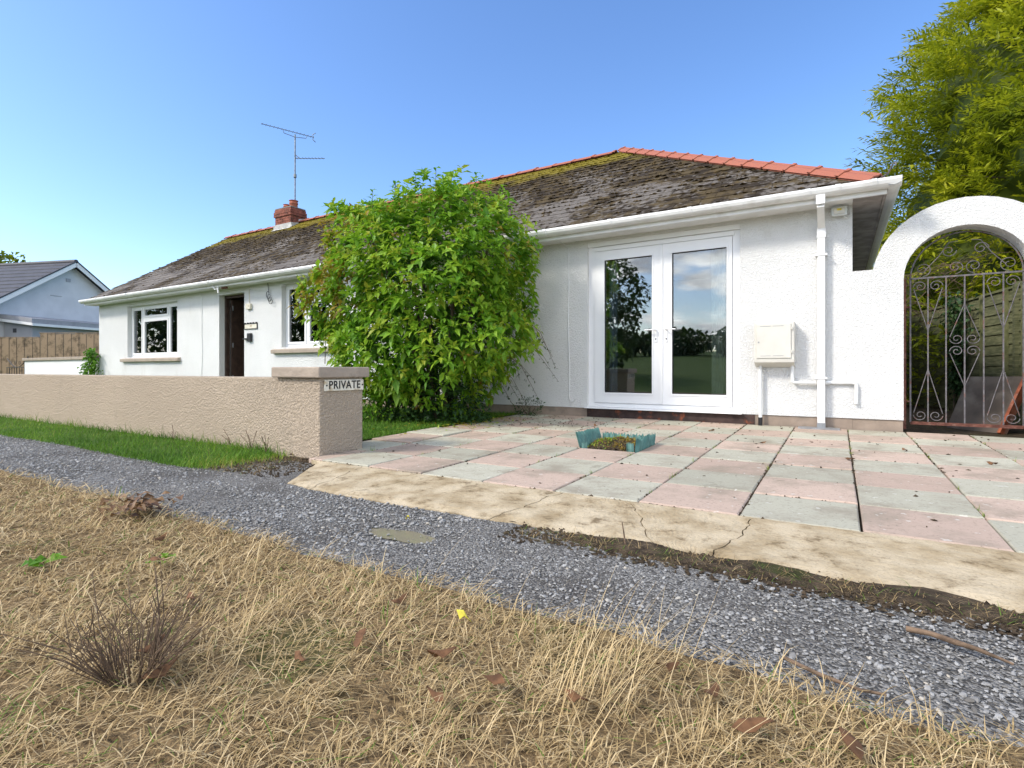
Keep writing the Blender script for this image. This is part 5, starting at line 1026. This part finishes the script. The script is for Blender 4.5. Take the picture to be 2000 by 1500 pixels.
# trees
def round_tree(name, c, r, zc, n, lsz, label, seed, mat='tree_leaf', base_z=0., group=None, tint=.5):
    T = empty(name, (c[0], c[1], base_z)); tag(T, label, 'tree', group)
    MB().tube([(c[0], c[1], base_z - .1), (c[0] + .1, c[1], base_z + (zc - base_z) * .5), (c[0], c[1], zc + r[2] * .3)], [.2, .14, .05], 8).build('trunk', 'bark', T)
    for i in range(6): a = i * 1.05; MB().tube([(c[0], c[1], zc - r[2] * .5), (c[0] + r[0] * .7 * math.cos(a), c[1] + r[1] * .7 * math.sin(a), zc + r[2] * .3)], [.07, .02], 5).build('limb', 'bark', T)
    P, Dn, K = crown_pts(n, np.array([c[0], c[1], zc]), np.array(r), .14, seed, .3); V, F = leaves(P, rnd_dirs(n) + Dn * .6, rng.uniform(.7, 1.4, n) * lsz, rng.uniform(.5, .9, n) * lsz, .2)
    tag(np_mesh('crown', V, F, mat, T, tint=np.repeat(np.clip(rng.normal(tint, .2, n), 0, 1), 4)), kind='stuff')
round_tree('broadleaf_tree', (-49, 13.5), (3.6, 3.6, 2.2), 6.2, 3500, .38, 'green tree behind the neighbouring house', 2.0, 'conifer_leaf', tint=.25)
# mirrored in the glass: a tree across the field behind and a hedge line on the rise
round_tree('field_tree', (-10.4, -12.0), (2.3, 2.3, 3.1), 3.7, 5200, .24, 'dark leafy tree in the field, mirrored in the french doors', 3.0, base_z=.4)
hz_ = lambda y: (-y - 3) * .055
for i in range(9):
    y = -38 - random.uniform(0, 6); x = -44 + i * 7.2 + random.uniform(-1.5, 1.5); r_ = random.uniform(3.2, 4.6)
    round_tree('hedgerow_tree', (x, y), (r_, r_ * .8, r_ * random.uniform(.32, .5)), hz_(y) + 1.3, 1500, .6, 'dark hedgerow tree on the rise across the field', i * 1.7, base_z=hz_(y), group='hedgerow trees across the field')

for i, (x, y, r_) in enumerate([(-23, -5.5, 2.8), (-29, -3.5, 3.0), (-36, -5, 3.4), (-43, -2, 3.5)]):
    round_tree('lane_tree', (x, y), (r_, r_, r_ * .8), 3.6, 2600, .34, 'dark tree along the lane, mirrored in the far windows', i * 2.1, base_z=.0, group='trees along the lane')

# ------------------------------------------------------------------ small things on the bank and path
def fallen(x, y, s_, mat, label, group, z=None, seed=0):
    r_ = random.Random(seed); a = r_.uniform(0, 6.28); n_ = 9; vs = [(0, 0, .012)]
    for i in range(n_):
        t_ = i / n_ * 2 * math.pi; rr_ = s_ * (.30 + .34 * abs(math.cos(t_)) ** 3 + r_.uniform(-.05, .05)); vs.append((rr_ * math.cos(t_), rr_ * .62 * math.sin(t_), .006 * math.sin(t_ * 2 + a) + .006 * math.cos(t_) ** 2 + r_.uniform(0, .008)))
    vs = [(p[0] * math.cos(a) - p[1] * math.sin(a), p[0] * math.sin(a) + p[1] * math.cos(a), p[2]) for p in vs]; k = len(vs); vs += [(p[0], p[1], p[2] - .0012) for p in vs]
    fs = [(0, i + 1, (i + 1) % n_ + 1) for i in range(n_)] + [(k, k + (i + 1) % n_ + 1, k + i + 1) for i in range(n_)]
    o = MB().add(vs, fs, True).build('fallen_leaf', mat, local=True); o.location = (x, y, (z if z is not None else float(bank_z(np.array(x), np.array(y))) + .03)); o.rotation_euler = (r_.uniform(-.25, .25), r_.uniform(-.25, .25), 0); tag(o, label, 'leaf', group)
for i, (x, y, s_) in enumerate([(-1.0, .935, .06), (-.795, .99, .06), (-.63, .96, .062), (-1.08, 1.156, .05), (-.222, 1.162, .055), (-.136, 1.097, .07), (.02, 1.144, .075), (-1.39, .647, .065), (-1.25, .60, .06), (-1.05, .80, .04), (-2.0, .95, .05), (-1.6, .85, .05), (-.45, 1.0, .05), (-2.3, 1.1, .05), (-.33, 1.22, .045), (-.7, .85, .045)]):
    fallen(x, y, s_, 'dead_leaf', 'curled brown fallen leaf on the dry grass', 'fallen leaves on the dry grass', seed=i)
fallen(-.863, 1.172, .05, 'yellow_leaf', 'bright yellow fallen leaf on the dry grass', None, seed=40)
fallen(-1.72, 1.90, .045, 'yellow_leaf', 'yellow fallen leaf on the gravel beside the puddle', None, z=.022, seed=41)
for i, (x, y, c) in enumerate([(.45, 5.2, 0), (.08, 4.55, 0), (-.55, 5.1, 0), (-2.3, 5.6, 0), (-1.1, 5.75, 0), (.9, 4.8, 0)]):
    fallen(x, y, .055, 'dead_leaf', 'dry brown leaf lying on the paving slabs', 'leaves on the patio', z=patio_z(y) + .008, seed=60 + i)
def stick(pts, r, label, cat='stick'): return tag(MB().tube(pts, r, 6).build('stick', 'twig', loc=pts[0]), label, cat)
stick([(.16, 1.80, .018), (.21, 1.785, .024), (.255, 1.757, .026), (.30, 1.75, .022), (.36, 1.72, .016)], [.009, .0075, .008, .006, .003], 'thick dark broken stick on the earth by the concrete strip')
stick([(-.11, 1.46, .02), (-.04, 1.42, .022), (.04, 1.40, .02), (.09, 1.415, .016)], [.005, .005, .004, .003], 'thin brown curved stick on the gravel by the dry grass')
stick([(-.735, 2.10, .01), (-.742, 2.10, .06), (-.748, 2.098, .10)], [.004, .003, .002], 'short dark twig upright at the concrete edge')
# bare woody weed and the dock leaves
TW = empty('woody_weed', (-1.34, .585, .03)); tag(TW, 'bare brown bushy weed standing in the dry grass', 'weed')
for i in range(120):
    a = random.uniform(0, 6.28); sp = random.uniform(.05, 1.3); L_ = random.uniform(.09, .25); b = Vector((-1.34 + .035 * math.cos(a), .585 + .035 * math.sin(a), .03)); d_ = Vector((math.cos(a) * sp, math.sin(a) * sp, 1)).normalized(); m_ = b + d_ * L_ * .55; e = m_ + (d_ + Vector((random.uniform(-.7, .7), random.uniform(-.7, .7), .1))).normalized() * L_ * .5
    MB().tube([b, m_, e], [.0015, .0012, .0007], 4, False).build('stem', 'twig', TW)
def leaf_clump(name, x, y, n_, l0, l1, mat, tints, label, cat, up=.4):
    o = empty(name, (x, y, .03)); tag(o, label, cat); a = rng.uniform(0, 6.28, n_); P = np.column_stack([x + rng.normal(0, .02 if up > .3 else .09, n_), y + rng.normal(0, .02 if up > .3 else .06, n_), np.full(n_, .045) + (0 if up > .3 else 1) * rng.uniform(0, .06, n_)]); l_ = rng.uniform(l0, l1, n_)
    V, F = leaves(P, np.column_stack([np.cos(a), np.sin(a), rng.uniform(.1, 1, n_) * up * 2]), l_, l_ * .5, .35, .12); np_mesh('leaves', V, F, mat, o, tint=np.repeat(rng.uniform(*tints, n_), 4)); MB().tube([(x, y, .01), (x, y, .06)], .004, 5).build('stem', 'twig', o)
leaf_clump('dock_plant', -2.86, 1.27, 70, .04, .09, 'dead_foliage', (.0, 1.0), 'withered brown dock plant at the edge of the path', 'weed', .25)
leaf_clump('green_weed', -2.38, .76, 7, .05, .09, 'shrub_leaf', (.2, .42), 'broad leaved green weed in the dry grass', 'weed'); leaf_clump('nettle_sprig', -2.05, .98, 9, .03, .06, 'shrub_leaf', (.4, .55), 'pale green sprig in the dry grass', 'weed')
for i, (x, y) in enumerate([(-4.35, 2.81), (-4.62, 2.80), (-5.6, 2.80), (-4.06, 2.76)]):
    o = empty('verge_weed', (x, y, .02)); tag(o, 'thin weed with seed heads at the foot of the garden wall', 'weed', 'weeds at the wall foot')
    for k in range(4): e = Vector((x + random.uniform(-.09, .09), y - random.uniform(0, .05), random.uniform(.10, .20))); MB().tube([(x, y, .015), Vector((x, y, .015)).lerp(e, .5) + Vector((.01, 0, .02)), e], [.0025, .002, .0025], 4).build('stalk', 'twig', o)
